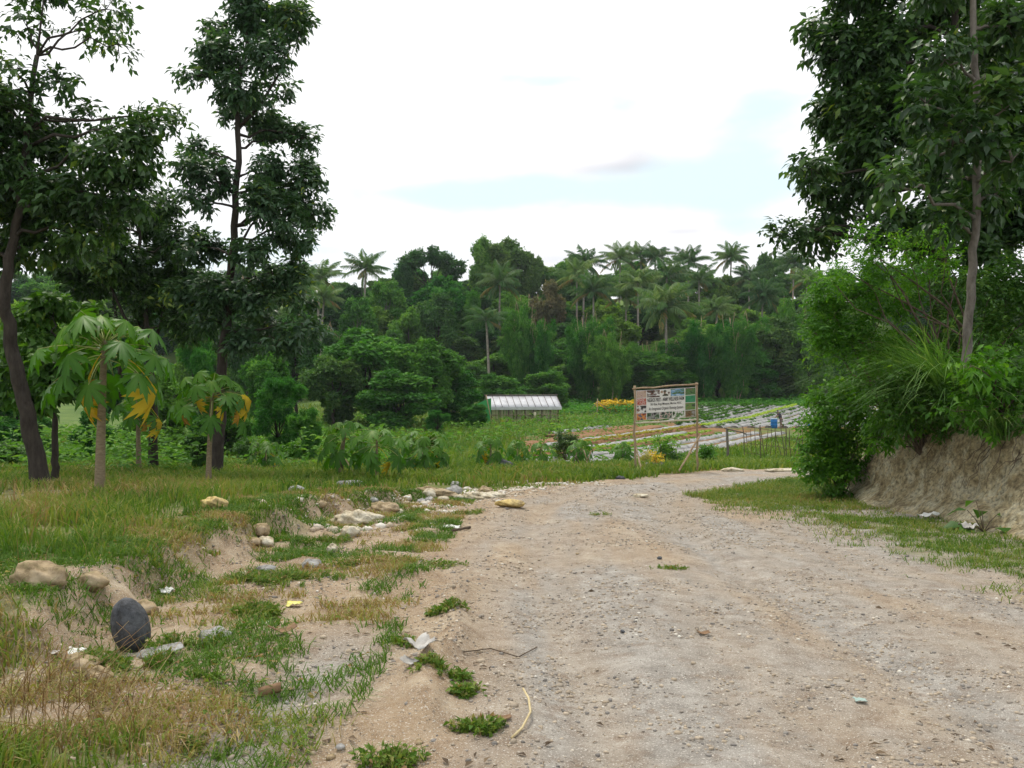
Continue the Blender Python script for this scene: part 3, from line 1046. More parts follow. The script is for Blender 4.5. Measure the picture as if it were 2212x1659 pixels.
near_tree('tall_tree', 'tall slender tree with tiered dark crown rising behind the papayas', [(470, 985, 25), (478, 860, 25), (484, 760, 25), (496, 640, 25), (505, 500, 25), (513, 350, 25), (512, 220, 25), (528, 110, 25), (560, -20, 25)],
          (.19, .04), [(555, 30, 75, 55), (640, 50, 50, 48), (480, 125, 70, 42), (425, 165, 48, 18, None, .7), (590, 115, 60, 36), (520, 190, 60, 36), (470, 55, 32, 38), (600, 185, 40, 26, None, .6), (515, 255, 42, 28),
           (598, 300, 72, 48), (560, 232, 42, 28), (660, 300, 30, 22, None, .8), (440, 330, 48, 20, None, .8), (395, 365, 30, 34, None, .8), (455, 385, 52, 36), (640, 395, 58, 66), (590, 450, 66, 60), (565, 370, 42, 44), (682, 465, 30, 44),
           (640, 510, 52, 28), (425, 430, 46, 22, None, .8), (540, 540, 48, 30), (440, 535, 56, 34), (560, 640, 66, 44), (480, 640, 70, 44), (640, 655, 30, 28), (570, 705, 50, 28), (425, 625, 46, 40), (610, 590, 40, 40), (560, -50, 90, 40), (660, 700, 34, 26), (600, 735, 44, 24), (520, 735, 44, 24), (450, 690, 44, 34), (390, 640, 40, 34), (650, 600, 36, 30)],
          LEAF_BLUE, M_BARK_DARK, .22, .09, 34, d=25.0, dr=.45, extra=[([(512, 280, 25), (560, 230, 24.9), (600, 165, 24.8), (635, 70, 24.8)], .06, .02), ([(503, 560, 25), (540, 490, 25.2), (580, 440, 25.3)], .05, .02), ([(508, 420, 25), (470, 400, 24.8), (420, 370, 24.6)], .04, .015)], top_light=.02)
near_tree('round_tree', 'low rounded broadleaf tree with clump tops painted lighter beside the leaning trunk', [(120, 1000, 21), (118, 930, 21), (116, 860, 21), (115, 760, 21)],
          (.10, .04), [(115, 680, 62, 42), (60, 760, 55, 58), (175, 750, 50, 52), (120, 800, 70, 44), (200, 690, 34, 26), (60, 690, 36, 34), (30, 830, 40, 40), (190, 820, 40, 36), (110, 860, 55, 30)],
          LEAF_MID, M_BARK_DARK, .25, .13, 30, d=21.0, dr=.75, tw=.3, rbase=.42, top_light=.1)
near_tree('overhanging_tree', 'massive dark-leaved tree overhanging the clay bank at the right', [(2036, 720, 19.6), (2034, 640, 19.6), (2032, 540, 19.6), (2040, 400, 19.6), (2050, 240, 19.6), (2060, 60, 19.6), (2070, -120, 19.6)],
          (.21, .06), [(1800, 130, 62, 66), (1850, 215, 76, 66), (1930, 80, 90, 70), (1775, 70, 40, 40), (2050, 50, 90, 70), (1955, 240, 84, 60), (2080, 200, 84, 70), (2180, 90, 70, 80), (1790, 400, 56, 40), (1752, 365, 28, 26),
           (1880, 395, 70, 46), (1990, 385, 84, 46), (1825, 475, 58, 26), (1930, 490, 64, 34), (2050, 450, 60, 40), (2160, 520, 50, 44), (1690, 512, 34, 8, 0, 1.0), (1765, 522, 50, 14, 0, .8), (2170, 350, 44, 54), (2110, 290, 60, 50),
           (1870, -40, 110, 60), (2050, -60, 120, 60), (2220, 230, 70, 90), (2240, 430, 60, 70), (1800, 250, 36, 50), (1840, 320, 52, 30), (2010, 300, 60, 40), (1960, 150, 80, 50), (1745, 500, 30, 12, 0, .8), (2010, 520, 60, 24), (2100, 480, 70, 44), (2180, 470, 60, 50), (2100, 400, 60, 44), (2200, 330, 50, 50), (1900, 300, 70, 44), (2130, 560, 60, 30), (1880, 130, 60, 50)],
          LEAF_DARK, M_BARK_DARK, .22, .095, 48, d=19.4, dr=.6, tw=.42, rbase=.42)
near_tree('slim_tree', 'slim pale-barked tree standing on the bank with lighter leaves', [(2078, 860, 14.0), (2090, 755, 14.0), (2098, 600, 14.0), (2108, 450, 14.0), (2112, 250, 14.0), (2104, 80, 14.0), (2100, -80, 14.0)],
          (.085, .045), [(2040, 130, 50, 44), (1985, 335, 56, 32), (2080, 385, 50, 46), (2000, 225, 46, 38), (2165, 240, 46, 54), (2150, 420, 44, 36), (2120, 60, 54, 44), (2060, 300, 46, 34), (2180, 60, 50, 60), (2050, -40, 80, 40), (2185, 350, 30, 40), (2060, 480, 50, 34), (2150, 170, 50, 44), (1930, 400, 44, 26), (2090, 300, 40, 40), (2110, 150, 50, 40)],
          LEAF_DARK, M_BARK_GREY, .20, .09, 34, d=14.0, dr=.6, tw=.35, rbase=.42)


# ------------------------------------------------------------------ the vegetation on the bank
def shrub(name, label, base, blobs, leafm, L, W, dens, k=6, tw=.25, dr=.3, cat='shrub', group=None, d=None, stems=6, bark=None, rbase=.45, sticks=()):
    """A shrub from its outline: (u, v, ru, rv[, distance offset[, density]])."""
    root = empty(name, base, label, cat, group)
    mb, lb, bl = MB(), MB(), []
    for q in blobs:
        u, v, ru, rv = q[:4]
        c = P(u, v, d + (q[4] if len(q) > 4 and q[4] is not None else R.uniform(-.35, .35)))
        rx, rz = ru * d / F, rv * d / F
        bl.append((*c, rx, (rx + rz) / 2, rz, q[5] if len(q) > 5 else 1.0))
        limb(mb, base, c, .022, .006, .08, 6, 5)
        twig_lines(mb, c, np.array([rx, rx, rz]), 3, .006)
    for e in sticks:
        pe = np.array([P(*q) for q in e[0]])
        tube(mb, pe, np.linspace(e[1], e[2], len(pe)), 6)
    mb.build('stems', bark or M_STICK, root, True)
    foliage(lb, bl, dens, k, L, W, tw, dr, rbase=rbase)
    lb.build('foliage', leafm, root)
    return root


def bank_pt(u, d):
    x = (u - CX) / F * d
    return np.array([x, d, float(bank_h(np.array([x]), np.array([d]))[0])])


shrub('feathery_shrub', 'light green feathery shrub with bare slanting branches under the dark tree', bank_pt(2075, 15.6),
      [(1870, 515, 34, 20), (1955, 540, 32, 22), (2030, 500, 28, 34), (2045, 560, 28, 24), (1840, 585, 44, 22), (1925, 600, 52, 26), (1990, 585, 40, 22), (1800, 610, 36, 22), (1880, 560, 36, 18)],
      LEAF_BRIGHT, .085, .03, 70, 10, .32, .2, d=15.6, rbase=.45,
      sticks=[([(2090, 720, 15.4), (2040, 660, 15.5), (1975, 610, 15.6), (1880, 545, 15.6)], .03, .012), ([(2085, 690, 15.4), (2050, 600, 15.6), (2030, 500, 15.6)], .026, .01), ([(2100, 740, 15.3), (2020, 690, 15.5), (1930, 640, 15.7), (1850, 600, 15.7)], .022, .01)])
shrub('bank_shrub', 'dense mid green shrub with fine leaves at the end of the bank', bank_pt(1930, 16.6),
      [(1800, 690, 56, 42), (1860, 640, 64, 40), (1930, 660, 66, 46), (1790, 760, 44, 40), (1860, 740, 70, 52), (1760, 720, 28, 24), (1930, 770, 70, 50), (1770, 650, 32, 28)],
      LEAF_BRIGHT, .10, .04, 80, 8, .3, .25, d=16.6, rbase=.3)
shrub('bank_shrub', 'dark leafy thicket behind the slim trunk on the bank top', bank_pt(2090, 16.8),
      [(2010, 640, 64, 48), (2080, 620, 64, 44), (2150, 630, 64, 50), (2210, 600, 60, 60), (2020, 720, 80, 56), (2110, 720, 80, 56), (2200, 700, 70, 60), (2250, 640, 60, 60)],
      LEAF_MID, .12, .05, 40, 7, .3, .3, d=16.8, rbase=.42)
shrub('bank_shrub', 'broad-leaved shrub hanging over the clay face at the right edge', bank_pt(2170, 12.9),
      [(2150, 800, 54, 40), (2200, 850, 54, 40), (2110, 860, 48, 36), (2160, 890, 48, 26), (2240, 800, 60, 60), (2065, 890, 40, 28), (2210, 925, 44, 22), (2100, 790, 50, 40), (2130, 925, 34, 18), (2180, 930, 30, 16)],
      LEAF_BRIGHT, .15, .065, 30, 6, .26, .6, d=12.9, rbase=.38)
shrub('bank_shrub', 'drooping shrub over the left end of the clay face', bank_pt(1990, 14.8),
      [(1960, 850, 54, 42), (1915, 890, 50, 40), (2020, 850, 54, 40), (1960, 900, 44, 34), (2030, 790, 60, 46), (1880, 830, 44, 40), (1900, 945, 36, 32), (2100, 800, 60, 46), (2040, 905, 44, 26), (1985, 925, 36, 26), (1935, 930, 40, 34), (2090, 900, 40, 26)],
      LEAF_BRIGHT, .13, .045, 34, 7, .28, .5, d=15.2, rbase=.35)
shrub('bank_shrub', 'rounded green shrub at the foot of the bank beside the bend', bank_pt(1820, 17.2),
      [(1790, 930, 58, 46), (1840, 980, 62, 46), (1770, 990, 44, 40), (1850, 1020, 48, 34), (1800, 870, 56, 42), (1760, 930, 30, 34), (1860, 910, 54, 46), (1800, 1030, 44, 24), (1840, 820, 56, 44)],
      LEAF_BRIGHT, .11, .045, 80, 8, .32, .35, d=17.2, rbase=.38)


def tall_grass(label, base, n, lo, hi, lean, mat=None, name='tall_grass_clump', w=.018, az0=math.pi, spread=2.6, r0=.45):
    """A clump of arching reed-like blades."""
    root = empty(name, base, label, 'tall grass', 'tall grass clumps on the bank')
    mb = MB()
    for _ in range(n):
        az = az0 + R.normal(0, spread / 2.6)
        ln = R.uniform(lo, hi)
        q = R.uniform(*lean)
        t = np.linspace(0, 1, 8)
        d = np.array([math.cos(az), math.sin(az)])
        rad = ln * q * t ** 1.6
        zz = ln * (t * (1 - .25 * q) - .5 * q * t ** 3)
        c = base + np.array([*R.normal(0, .12, 2), -.05])
        pts = np.stack([c[0] + d[0] * rad, c[1] + d[1] * rad, c[2] + zz], -1)
        s = np.array([-d[1], d[0], 0])
        wid = w * R.uniform(.7, 1.2) * np.array([.7, 1, 1, .95, .85, .65, .4, .05])
        l, r_ = pts + s * wid[:, None] / 2, pts - s * wid[:, None] / 2
        V = np.empty((16, 3))
        V[0::2], V[1::2] = l, r_
        Q = [(2 * i, 2 * i + 1, 2 * i + 3, 2 * i + 2) for i in range(7)]
        mb.add(V, None, Q, np.clip(r0 + R.normal(0, .2), 0, 1))
    mb.build('blades', mat or GRASS_TALL, root)
    return root


shrub('bank_shrub', 'dark leafy shrub under the arching grass at the bank lip', bank_pt(2050, 14.4),
      [(1975, 880, 48, 32), (2030, 850, 50, 36), (1930, 900, 44, 34), (2070, 900, 44, 26), (2010, 920, 40, 22), (1960, 830, 50, 36), (1900, 870, 44, 36), (2080, 830, 44, 36)],
      LEAF_MID, .12, .045, 44, 7, .26, .5, d=14.3, rbase=.35)
tall_grass('long arching grass fanning left from the end of the bank', bank_pt(2056, 14.2), 330, 1.5, 3.2, (.5, 1.2), r0=.36, w=.022)
tall_grass('upright leafy grass rising above the drooping shrub', bank_pt(2010, 15.0), 360, 1.5, 2.9, (.35, 1.1), r0=.4)
tall_grass('grass tuft spilling from the bank top near the slim trunk', bank_pt(2060, 14.2), 200, .8, 1.5, (.4, 1.0), spread=4)
tall_grass('grass tuft hanging over the clay at the right edge', bank_pt(2160, 12.7), 160, .6, 1.2, (.5, 1.1), spread=4)
tall_grass('low grass tuft at the foot of the bank by the bend', bank_pt(1800, 16.9), 120, .4, .8, (.4, 1.1), spread=5)


def bank_undergrowth():
    mb = MB()
    n = 26000
    s = R.uniform(3, 36, n)
    o = .42 + 9 * R.uniform(0, 1, n) ** 2.2
    c = toe_at(s)
    t = toe_at(s + .3) - c
    t = t / np.linalg.norm(t, axis=1, keepdims=True)
    x, y = c[:, 0] + t[:, 1] * o, c[:, 1] - t[:, 0] * o
    z = np.interp(c[:, 1], _ty, _tz) + np.interp(o, BANK_O, BANK_Z) + R.uniform(0, .45, n) * sstep(.3, .9, o)
    a = nz(np.stack([-t[:, 1] * .5, t[:, 0] * .5, -.35 + 0 * z], -1) + .7 * R.normal(size=(n, 3)))
    nn = np.array([0, 0, 1.0]) + .5 * R.normal(size=(n, 3))
    nn = nz(nn - a * np.sum(a * nn, 1, keepdims=True))
    L = R.uniform(.06, .16, n)
    leaves(mb, np.stack([x, y, z], -1), a, nn, L, L * .38, np.clip(R.normal(.4, .2, n), 0, 1))
    tag(mb.build('bank_undergrowth', LEAF_MID), 'low leafy ground cover over the top of the clay bank', 'undergrowth', None, 'stuff')
    mb = MB()                                       # hanging roots on the face
    for _ in range(70):
        s = R.uniform(12, 22)
        c, t = toe_at(s), nz(toe_at(s + .2) - toe_at(s))
        p0 = np.array([c[0] + t[1] * .42, c[1] - t[0] * .42, np.interp(c[1], _ty, _tz) + R.uniform(1.0, 1.35)])
        p1 = p0 + [-t[1] * R.uniform(.15, .4), t[0] * R.uniform(.15, .4) + R.normal(0, .1), -R.uniform(.2, .8)]
        limb(mb, p0, p1, .008, .003, .05, 6, 4)
    tag(mb.build('hanging_roots', M_STICK), 'thin roots dangling down the clay face', 'roots', None, 'stuff')


bank_undergrowth()


# ------------------------------------------------------------------ papayas
def papaya_leaf(mb, c, out, R0, droop, r, fold=0.0):
    """One palmate leaf: seven cut lobes round the petiole end c."""
    out = nz(np.asarray(out, float))
    up = np.array([0, 0, 1.0])
    s = nz(np.cross(out, up))
    nrm = nz(np.cross(s, out))
    V, rr = [np.zeros(2)], [min(.95, r + .25)]
    lob = np.radians([-140, -95, -48, 0, 48, 95, 140])
    for i, a in enumerate(lob):
        ln = (.62, .82, .95, 1.0, .95, .82, .62)[i]
        for da, q in ((-.42, .38), (-.30, .76), (-.16, .70), (0, 1.0), (.16, .70), (.30, .76)):
            V.append(np.array([math.cos(a + da), math.sin(a + da)]) * q * ln)
            rr.append(np.clip(r + R.normal(0, .07), 0, .9))
    V = np.array(V)
    rad = np.linalg.norm(V, axis=1)
    x, y = V[:, 0], V[:, 1] * (1 - fold)
    zz = -droop * rad ** 1.7 - fold * np.abs(V[:, 1]) * .8
    W = c + R0 * (x[:, None] * out + y[:, None] * s + zz[:, None] * nrm)
    n = len(V)
    mb.add(W, [(0, i, i + 1) for i in range(1, n - 1)], None, np.array(rr))


def papaya(label, base, h, spread, nl, R0, yellow=(), lean=(0, 0), r=.075, group='papaya plants', fruit=False, low=-.75):
    root = empty('papaya_tree', base, label, 'papaya', group)
    top = base + np.array([lean[0], lean[1], h])
    mb = MB()
    t = np.linspace(0, 1, 9)[:, None]
    pts = base - [0, 0, .05] + (top - base + [0, 0, .05]) * t + np.array([lean[0], lean[1], 0]) * (t - t ** 2) * -.6
    tube(mb, pts, np.linspace(r * 1.25, r * .62, 9), 10)
    mb.build('trunk', M_PAPAYA_BARK, root, True)
    lb, pb = MB(), MB()
    for i in range(nl):
        az = i * 2.4 + R.uniform(-.3, .3)
        f = (i + .5) / nl                         # old low leaves to young high ones
        el = low + (.85 - low) * f + R.normal(0, .12)
        ln = spread * (1.0 - .45 * f ** 2) * R.uniform(.8, 1.1)
        d = np.array([math.cos(az) * math.cos(el), math.sin(az) * math.cos(el), math.sin(el)])
        p0 = top - [0, 0, .18 * (1 - f) * h ** .5]
        p1 = p0 + d * ln
        tt = np.linspace(0, 1, 5)[:, None]
        pp = p0 + (p1 - p0) * tt + np.array([0, 0, .10 * ln]) * np.sin(tt * math.pi)
        tube(pb, pp, np.linspace(.010, .006, 5), 5, .5)
        out = np.array([d[0], d[1], -1.1 + .9 * f + R.normal(0, .2)])
        papaya_leaf(lb, p1, out, R0 * R.uniform(.85, 1.15) * (1 - .25 * f), R.uniform(.4, .95), .36 + .28 * f + R.normal(0, .08), .12)
    pb.build('leaf_stalks', rough_mat('papaya_stalk', (.22, .26, .08), (.36, .38, .15), 10, bump=0) if 'papaya_stalk' not in bpy.data.materials else bpy.data.materials['papaya_stalk'], root, True)
    lb.build('crown', LEAF_PAPAYA, root)
    for (az, ln, el, sz, rr) in yellow:
        yb = MB()
        d = np.array([math.cos(az) * math.cos(el), math.sin(az) * math.cos(el), math.sin(el)])
        p0 = top - [0, 0, .15]
        p1 = p0 + d * ln
        tt = np.linspace(0, 1, 6)[:, None]
        pp = p0 + (p1 - p0) * tt + np.array([0, 0, .15 * ln]) * np.sin(tt * math.pi)
        tube(yb, pp, np.linspace(.009, .006, 6), 5, .75)
        papaya_leaf(yb, p1, np.array([d[0] * .3, d[1] * .3, -1.0]), sz, R.uniform(.6, .95), rr, .62)
        yb.build('withered_leaf', LEAF_YELLOW, root)
    if fruit:
        for k in range(3):
            fb = MB()
            c = top + np.array([.10 * math.cos(k * 2.1), .10 * math.sin(k * 2.1), -.22 - .05 * k])
            t2 = np.linspace(0, 1, 7)
            tube(fb, c + np.stack([0 * t2, 0 * t2, -.16 * t2], -1), .055 * np.sin(t2 * math.pi * .92 + .12) + .004, 8)
            fb.build('fruit', LEAF_DARK, root, True)
    return root


PI = math.pi
b1 = ground(215, 1078)
papaya('tallest papaya in front, with two yellow leaves hanging by its ringed trunk', b1, 2.4, .92, 34, .45, [(PI * .99, .85, -1.12, .40, .5), (-.15, 1.05, -.62, .50, .85), (-2.2, .6, -1.1, .26, .1)], (.08, 0), .066, low=-.6)
b2 = ground(300, 1022)
papaya('papaya with a smooth pale grey trunk behind the tallest papaya', b2, 2.4, .8, 18, .44, [(-.1, 1.1, -.72, .52, .95), (-.5, .9, -1.0, .30, .1)], (-.06, 0), .07)
b3 = ground(450, 1050)
papaya('papaya with a slanting trunk and curled brown leaves beside it', b3, 2.3, .98, 32, .45, [(-2.6, .40, -.35, .28, .6), (-.15, 1.0, -.1, .52, .95), (-.9, .8, -.3, .36, .9), (-.5, 1.0, -.45, .26, .2), (-2.9, .85, -.6, .24, .1)], (.1, 0), .062, low=-.4)
papaya('low papaya with one limp yellow leaf near a fallen stick', ground(575, 1018), .75, .62, 16, .42, [(-.3, .6, -.6, .26, .7)], (0, 0), .05, fruit=True)
papaya('leaning papaya with a thin forked trunk behind the grey boulder', ground(735, 1032), 1.25, .78, 22, .44, [(.3, .8, -.8, .24, .9)], (.12, 0), .07)
papaya('papaya sapling with a thin straight stem and a hanging yellow leaf', ground(814, 1040), 1.05, .72, 20, .42, [(-.2, .6, -.9, .26, .85)], (0, 0), .04)
papaya('bushy low papaya with shaggy leaves reaching the ground', ground(915, 1022), .90, .85, 34, .44, [(-1.2, .7, -.7, .22, .8), (-2.2, .7, -.7, .22, .5), (-.4, .75, -.6, .22, .7)], (0, 0), .06)
papaya('small papaya with golden withered leaves by the dark boulder', ground(1060, 1012), .85, .6, 18, .36, [(2.9, .4, -.5, .26, .6), (2.5, .5, -.9, .24, .3)], (0, 0), .04)
papaya('thin papaya sapling between the dark boulder and the round bush', ground(1118, 1008), .85, .5, 16, .32, [(-.2, .35, -.8, .14, .4)], (0, 0), .035)
papaya('slight papaya sapling just left of the round bush', ground(1168, 1006), .80, .52, 16, .32, [(.2, .45, -1.0, .16, .8)], (0, 0), .032)
papaya('papaya sapling propped beside the round bush on a crooked stake', ground(1255, 1008), .85, .55, 20, .34, [], (0, 0), .035, fruit=True)
papaya('papaya sapling with dark fruit left of the billboard', ground(1345, 1004), .75, .52, 18, .34, [], (0, 0), .035, fruit=True)

# small bushes and staked plants near the bend
def small_bush(name, label, base, w, h, leafm, L=.09, W=.045, dens=60, group=None, cat='bush', stem=.03, rbase=.45, n=9, dr=.3, k=6):
    root = empty(name, base, label, cat, group)
    mb, lb, bl = MB(), MB(), []
    for _ in range(n):
        d = nz(R.normal(size=3))
        c = base + np.array([0, 0, h * .58]) + d * [w * .28, w * .28, h * .26]
        q = w * R.uniform(.18, .27)
        bl.append((*c, q, q, min(q, h * .3)))
        limb(mb, base - [0, 0, .03], c, stem * .6, .006, .02, 5, 5)
    tube(mb, [base - [0, 0, .05], base + [0, 0, h * .4]], [stem, stem * .6], 7)
    mb.build('stems', M_STICK, root, True)
    foliage(lb, bl, dens, k, L, W, .12 + L, dr, rbase=rbase)
    lb.build('foliage', leafm, root)
    return root


small_bush('round_bush', 'dark green round bush standing alone before the beds', ground(1222, 1000), 1.35, 1.45, LEAF_DARK, .11, .05, 60, rbase=.62)
small_bush('leafy_plant', 'yellow-green leafy plant climbing behind the billboard posts', ground(1432, 1003), 1.0, 1.45, LEAF_BRIGHT, .12, .06, 36, rbase=.6)
small_bush('leafy_plant', 'low green plant at the foot of the pale fence post', ground(1535, 1000), 1.3, .75, LEAF_BRIGHT, .12, .06, 36, rbase=.3)
small_bush('leafy_plant', 'dark low plant right of the yellow-green plant', ground(1462, 1004), .8, .6, LEAF_MID, .09, .04, 44)

for u, v, w, h, lm, lab in ((150, 1008, 1.3, .6, LEAF_BRIGHT, 'bright low bush right of the leaning trunk'), (262, 1006, 1.2, .7, LEAF_MID, 'low bush between the leaning trunk and the pale grey papaya'), (20, 1012, 1.6, .8, LEAF_MID, 'low bush at the left edge before the leaning trunk'),
                            (395, 1012, 1.4, .6, LEAF_BRIGHT, 'low bush between the pale papaya and the slanting papaya'), (545, 1000, 1.8, 1.0, LEAF_MID, 'bush before the tall slender trunk'), (640, 1000, 1.8, .9, LEAF_BRIGHT, 'bright bush behind the low papaya'), (490, 985, 2.8, 2.5, LEAF_MID, 'bush hiding the foot of the tall slender trunk')):
    small_bush('low_bush', lab, ground(u, v), w, h, lm, .12, .06, 40, 'low bushes behind the verge', rbase=.4)



def stake(label, pts, r, name='stake', mat=None, cat='stake', group=None):
    mb = MB()
    for p in pts:
        tube(mb, p, r, 6)
    o = mb.build(name, mat or M_STICK, None, True, np.asarray(pts[0][0]))
    return tag(o, label, cat, group)


g0 = ground(1268, 1008)
stake('forked pale stick stuck in the grass right of the propped sapling', [[g0 - [0, 0, .1], g0 + [0, 0, .25]], [g0 + [0, 0, .22], g0 + [-.12, 0, .62]], [g0 + [0, 0, .22], g0 + [.17, 0, .6]]], .022, mat=M_BAMBOO)
g0 = ground(1243, 1010)
stake('crossed dark sticks bracing a sapling by the round bush', [[g0 + [-.15, 0, -.1], g0 + [.06, 0, .55]], [g0 + [.25, 0, -.1], g0 + [.0, .05, .45]]], .018)
g0 = ground(560, 1022)
stake('fallen grey stick lying in the grass by the low papaya', [[g0 + [-.25, 0, .22], g0 + [.1, .1, .1]], [g0 + [.15, .1, .1], g0 + [.6, 0, .25]]], .02)
g0 = ground(748, 1036)
stake('pale prop leaning against the forked papaya trunk', [[g0 + [.35, -.2, 0], g0 + [-.02, 0, .55]]], .016, mat=M_BAMBOO)

# ------------------------------------------------------------------ stones, heaps and litter
def R_(u, v, dz=0.0):
    return ground(u, v) + [0, 0, dz]


rock('boulder', 'smooth flat grey boulder in the grass below the forked papaya', R_(752, 1052, .07), (.78, .45, .24), M_ROCK, 3, .08)
rock('boulder', 'dark brown boulder half hidden behind the golden papaya', R_(1078, 1012, .12), (1.0, .6, .5), M_ROCK_DARK, 8, .2)
rock('boulder', 'egg-shaped blackish stone standing upright in the left verge', R_(282, 1402, .14), (.235, .235, .40), M_ROCK_DARK, 6, .035, tilt=(.1, -.2))
rock('stone_slab', 'flat pale slab leaning at the foot of the blackish stone', R_(348, 1418, .035), (.32, .17, .055), M_ROCK, 12, .1, .18, tilt=(.25, -.16))
rock('boulder', 'tan boulder with a mossy top at the left edge of the verge', R_(85, 1268, .05), (.36, .30, .30), M_ROCK_TAN, 19, .22)
rock('boulder', 'brown stone sunk in grass beside the mossy boulder', R_(200, 1258, .0), (.26, .22, .18), M_ROCK_TAN, 23, .2)
rock('boulder', 'yellowish rough stone above the crumbling verge edge', R_(462, 1105, .10), (.34, .26, .22), M_YELLOW_ROCK, 29, .25)
rock('flat_stone', 'yellow flat-topped round stone at the left edge of the bend', R_(1100, 1094, .05), (.55, .42, .17), M_YELLOW_ROCK, 31, .12)
rock('flat_stone', 'low pale flat stones lying on the track before the billboard', R_(1384, 1074, .03), (.34, .26, .10), M_ROCK_PALE, 37, .2)
rock('rubble_heap', 'whitish crumbly heap at the left edge of the track', R_(768, 1132, .05), (.74, .50, .30), M_ROCK_PALE, 41, .45, sub=4, cat='heap')
rock('rubble_heap', 'tan sandy heap just behind the whitish heap', R_(828, 1106, .04), (.62, .5, .28), M_ROCK_TAN, 43, .4, sub=4, cat='heap')
rock('rubble_heap', 'low pale heap beside the yellow flat stone', R_(1040, 1076, .03), (.9, .6, .22), M_ROCK_PALE, 47, .45, sub=4, cat='heap')
rock('rubble_heap', 'rough tan heap between the pale heap and the grass', R_(930, 1068, .03), (.8, .5, .22), M_ROCK_TAN, 53, .45, sub=4, cat='heap')
rock('stone', 'wet-looking grey stone with a white tip beside the weeds', R_(577, 1240, .04), (.21, .13, .12), M_ROCK, 59, .12)
rock('stone', 'cream stone beside the road rut under the weeds', R_(718, 1196, .05), (.13, .12, .13), M_ROCK_PALE, 61, .25)
rock('stone', 'tan block of stone in the lower left verge', R_(213, 1478, .04), (.16, .12, .12), M_ROCK_TAN, 67, .25)
rock('stone', 'grey stone in the grass left of the flat yellow stone', R_(985, 1052, .05), (.3, .22, .18), M_ROCK, 71, .2)
rock('stone', 'low grey stone at the far edge of the bend', R_(1340, 1034, .02), (.28, .2, .12), M_ROCK_DARK, 73, .2)
rock('stone', 'pale ledge stone where the track disappears right', R_(1580, 1018, .04), (.8, .5, .16), M_ROCK_PALE, 79, .2)
rock('stone', 'long pale stone under the bushes beyond the bend', R_(1690, 1018, .03), (1.3, .5, .14), M_ROCK_PALE, 83, .2)
rock('stone', 'pale oval stone right of the mossy boulder', R_(640, 1062, .04), (.34, .22, .16), M_ROCK, 89, .15)
for i, (u, v, w, lab, mt) in enumerate([(735, 1618, .05, 'grey cobble at the bottom edge left of the track', M_ROCK), (715, 1640, .055, 'round brown cobble at the bottom edge', M_ROCK_TAN), (905, 1608, .05, 'reddish stone lying by the bottom weeds', M_ROCK_TAN),
                                        (1247, 1198, .05, 'lone brown cobble in the middle of the track', M_ROCK_TAN), (1425, 1208, .07, 'dark clod beside the weed tuft on the track', M_ROCK_DARK), (1345, 1366, .04, 'dark crumpled clod in the middle of the track', M_ROCK_DARK),
                                        (640, 1585, .045, 'grey pebble on the silt strip', M_ROCK), (510, 1545, .05, 'flat grey pebble left of the bark roll', M_ROCK), (590, 1440, .04, 'small dark stone by the silt strip', M_ROCK_DARK), (620, 1520, .03, 'small round pebble under the bark roll', M_ROCK)]):
    rock('cobble', lab, R_(u, v, w * .2), (w, w * .8, w * .6), mt, 100 + i, .15, i, cat='stone', group='cobbles on the track', sub=2)

k = 0
g_ = np.random.default_rng(5)
while k < 34:
    y_ = 5 + 14 * g_.uniform()
    x_ = float(np.interp(y_, [5, 6, 9, 13.5, 17.5, 19.5], [-2.6, -2.9, -2.95, -2.9, -1.3, 0])) + g_.normal(.25, .35)
    sz_ = g_.uniform(.07, .2) * (1 + .05 * y_)
    lab_, mt_ = [('pale rubble stone on the broken edge of the left verge', M_ROCK_PALE), ('tan stone on the broken edge of the left verge', M_ROCK_TAN), ('grey stone on the broken edge of the left verge', M_ROCK)][k % 3]
    rock('stone', lab_, on_ground(x_, y_) + [0, 0, sz_ * .12], (sz_ * 1.2, sz_, sz_ * .7), mt_, 300 + k, .3, g_.uniform(0, 6), group='stones along the broken verge edge', sub=3)
    k += 1

M_PAPER = rough_mat('dirty_white_plastic', (.55, .54, .52), (.80, .80, .79), 9, rough=.5, bump=.2)
M_PAPER_GREY = rough_mat('grey_cardboard', (.30, .28, .26), (.52, .50, .47), 9, rough=.8, bump=.2)
M_PAPER_YELLOW = rough_mat('yellow_wrapper', (.55, .50, .06), (.75, .72, .30), 9, rough=.4, bump=.2)
M_BARK_BROWN = rough_mat('brown_bark_roll', (.14, .08, .045), (.30, .19, .11), 9, rough=.9, bump=.5)


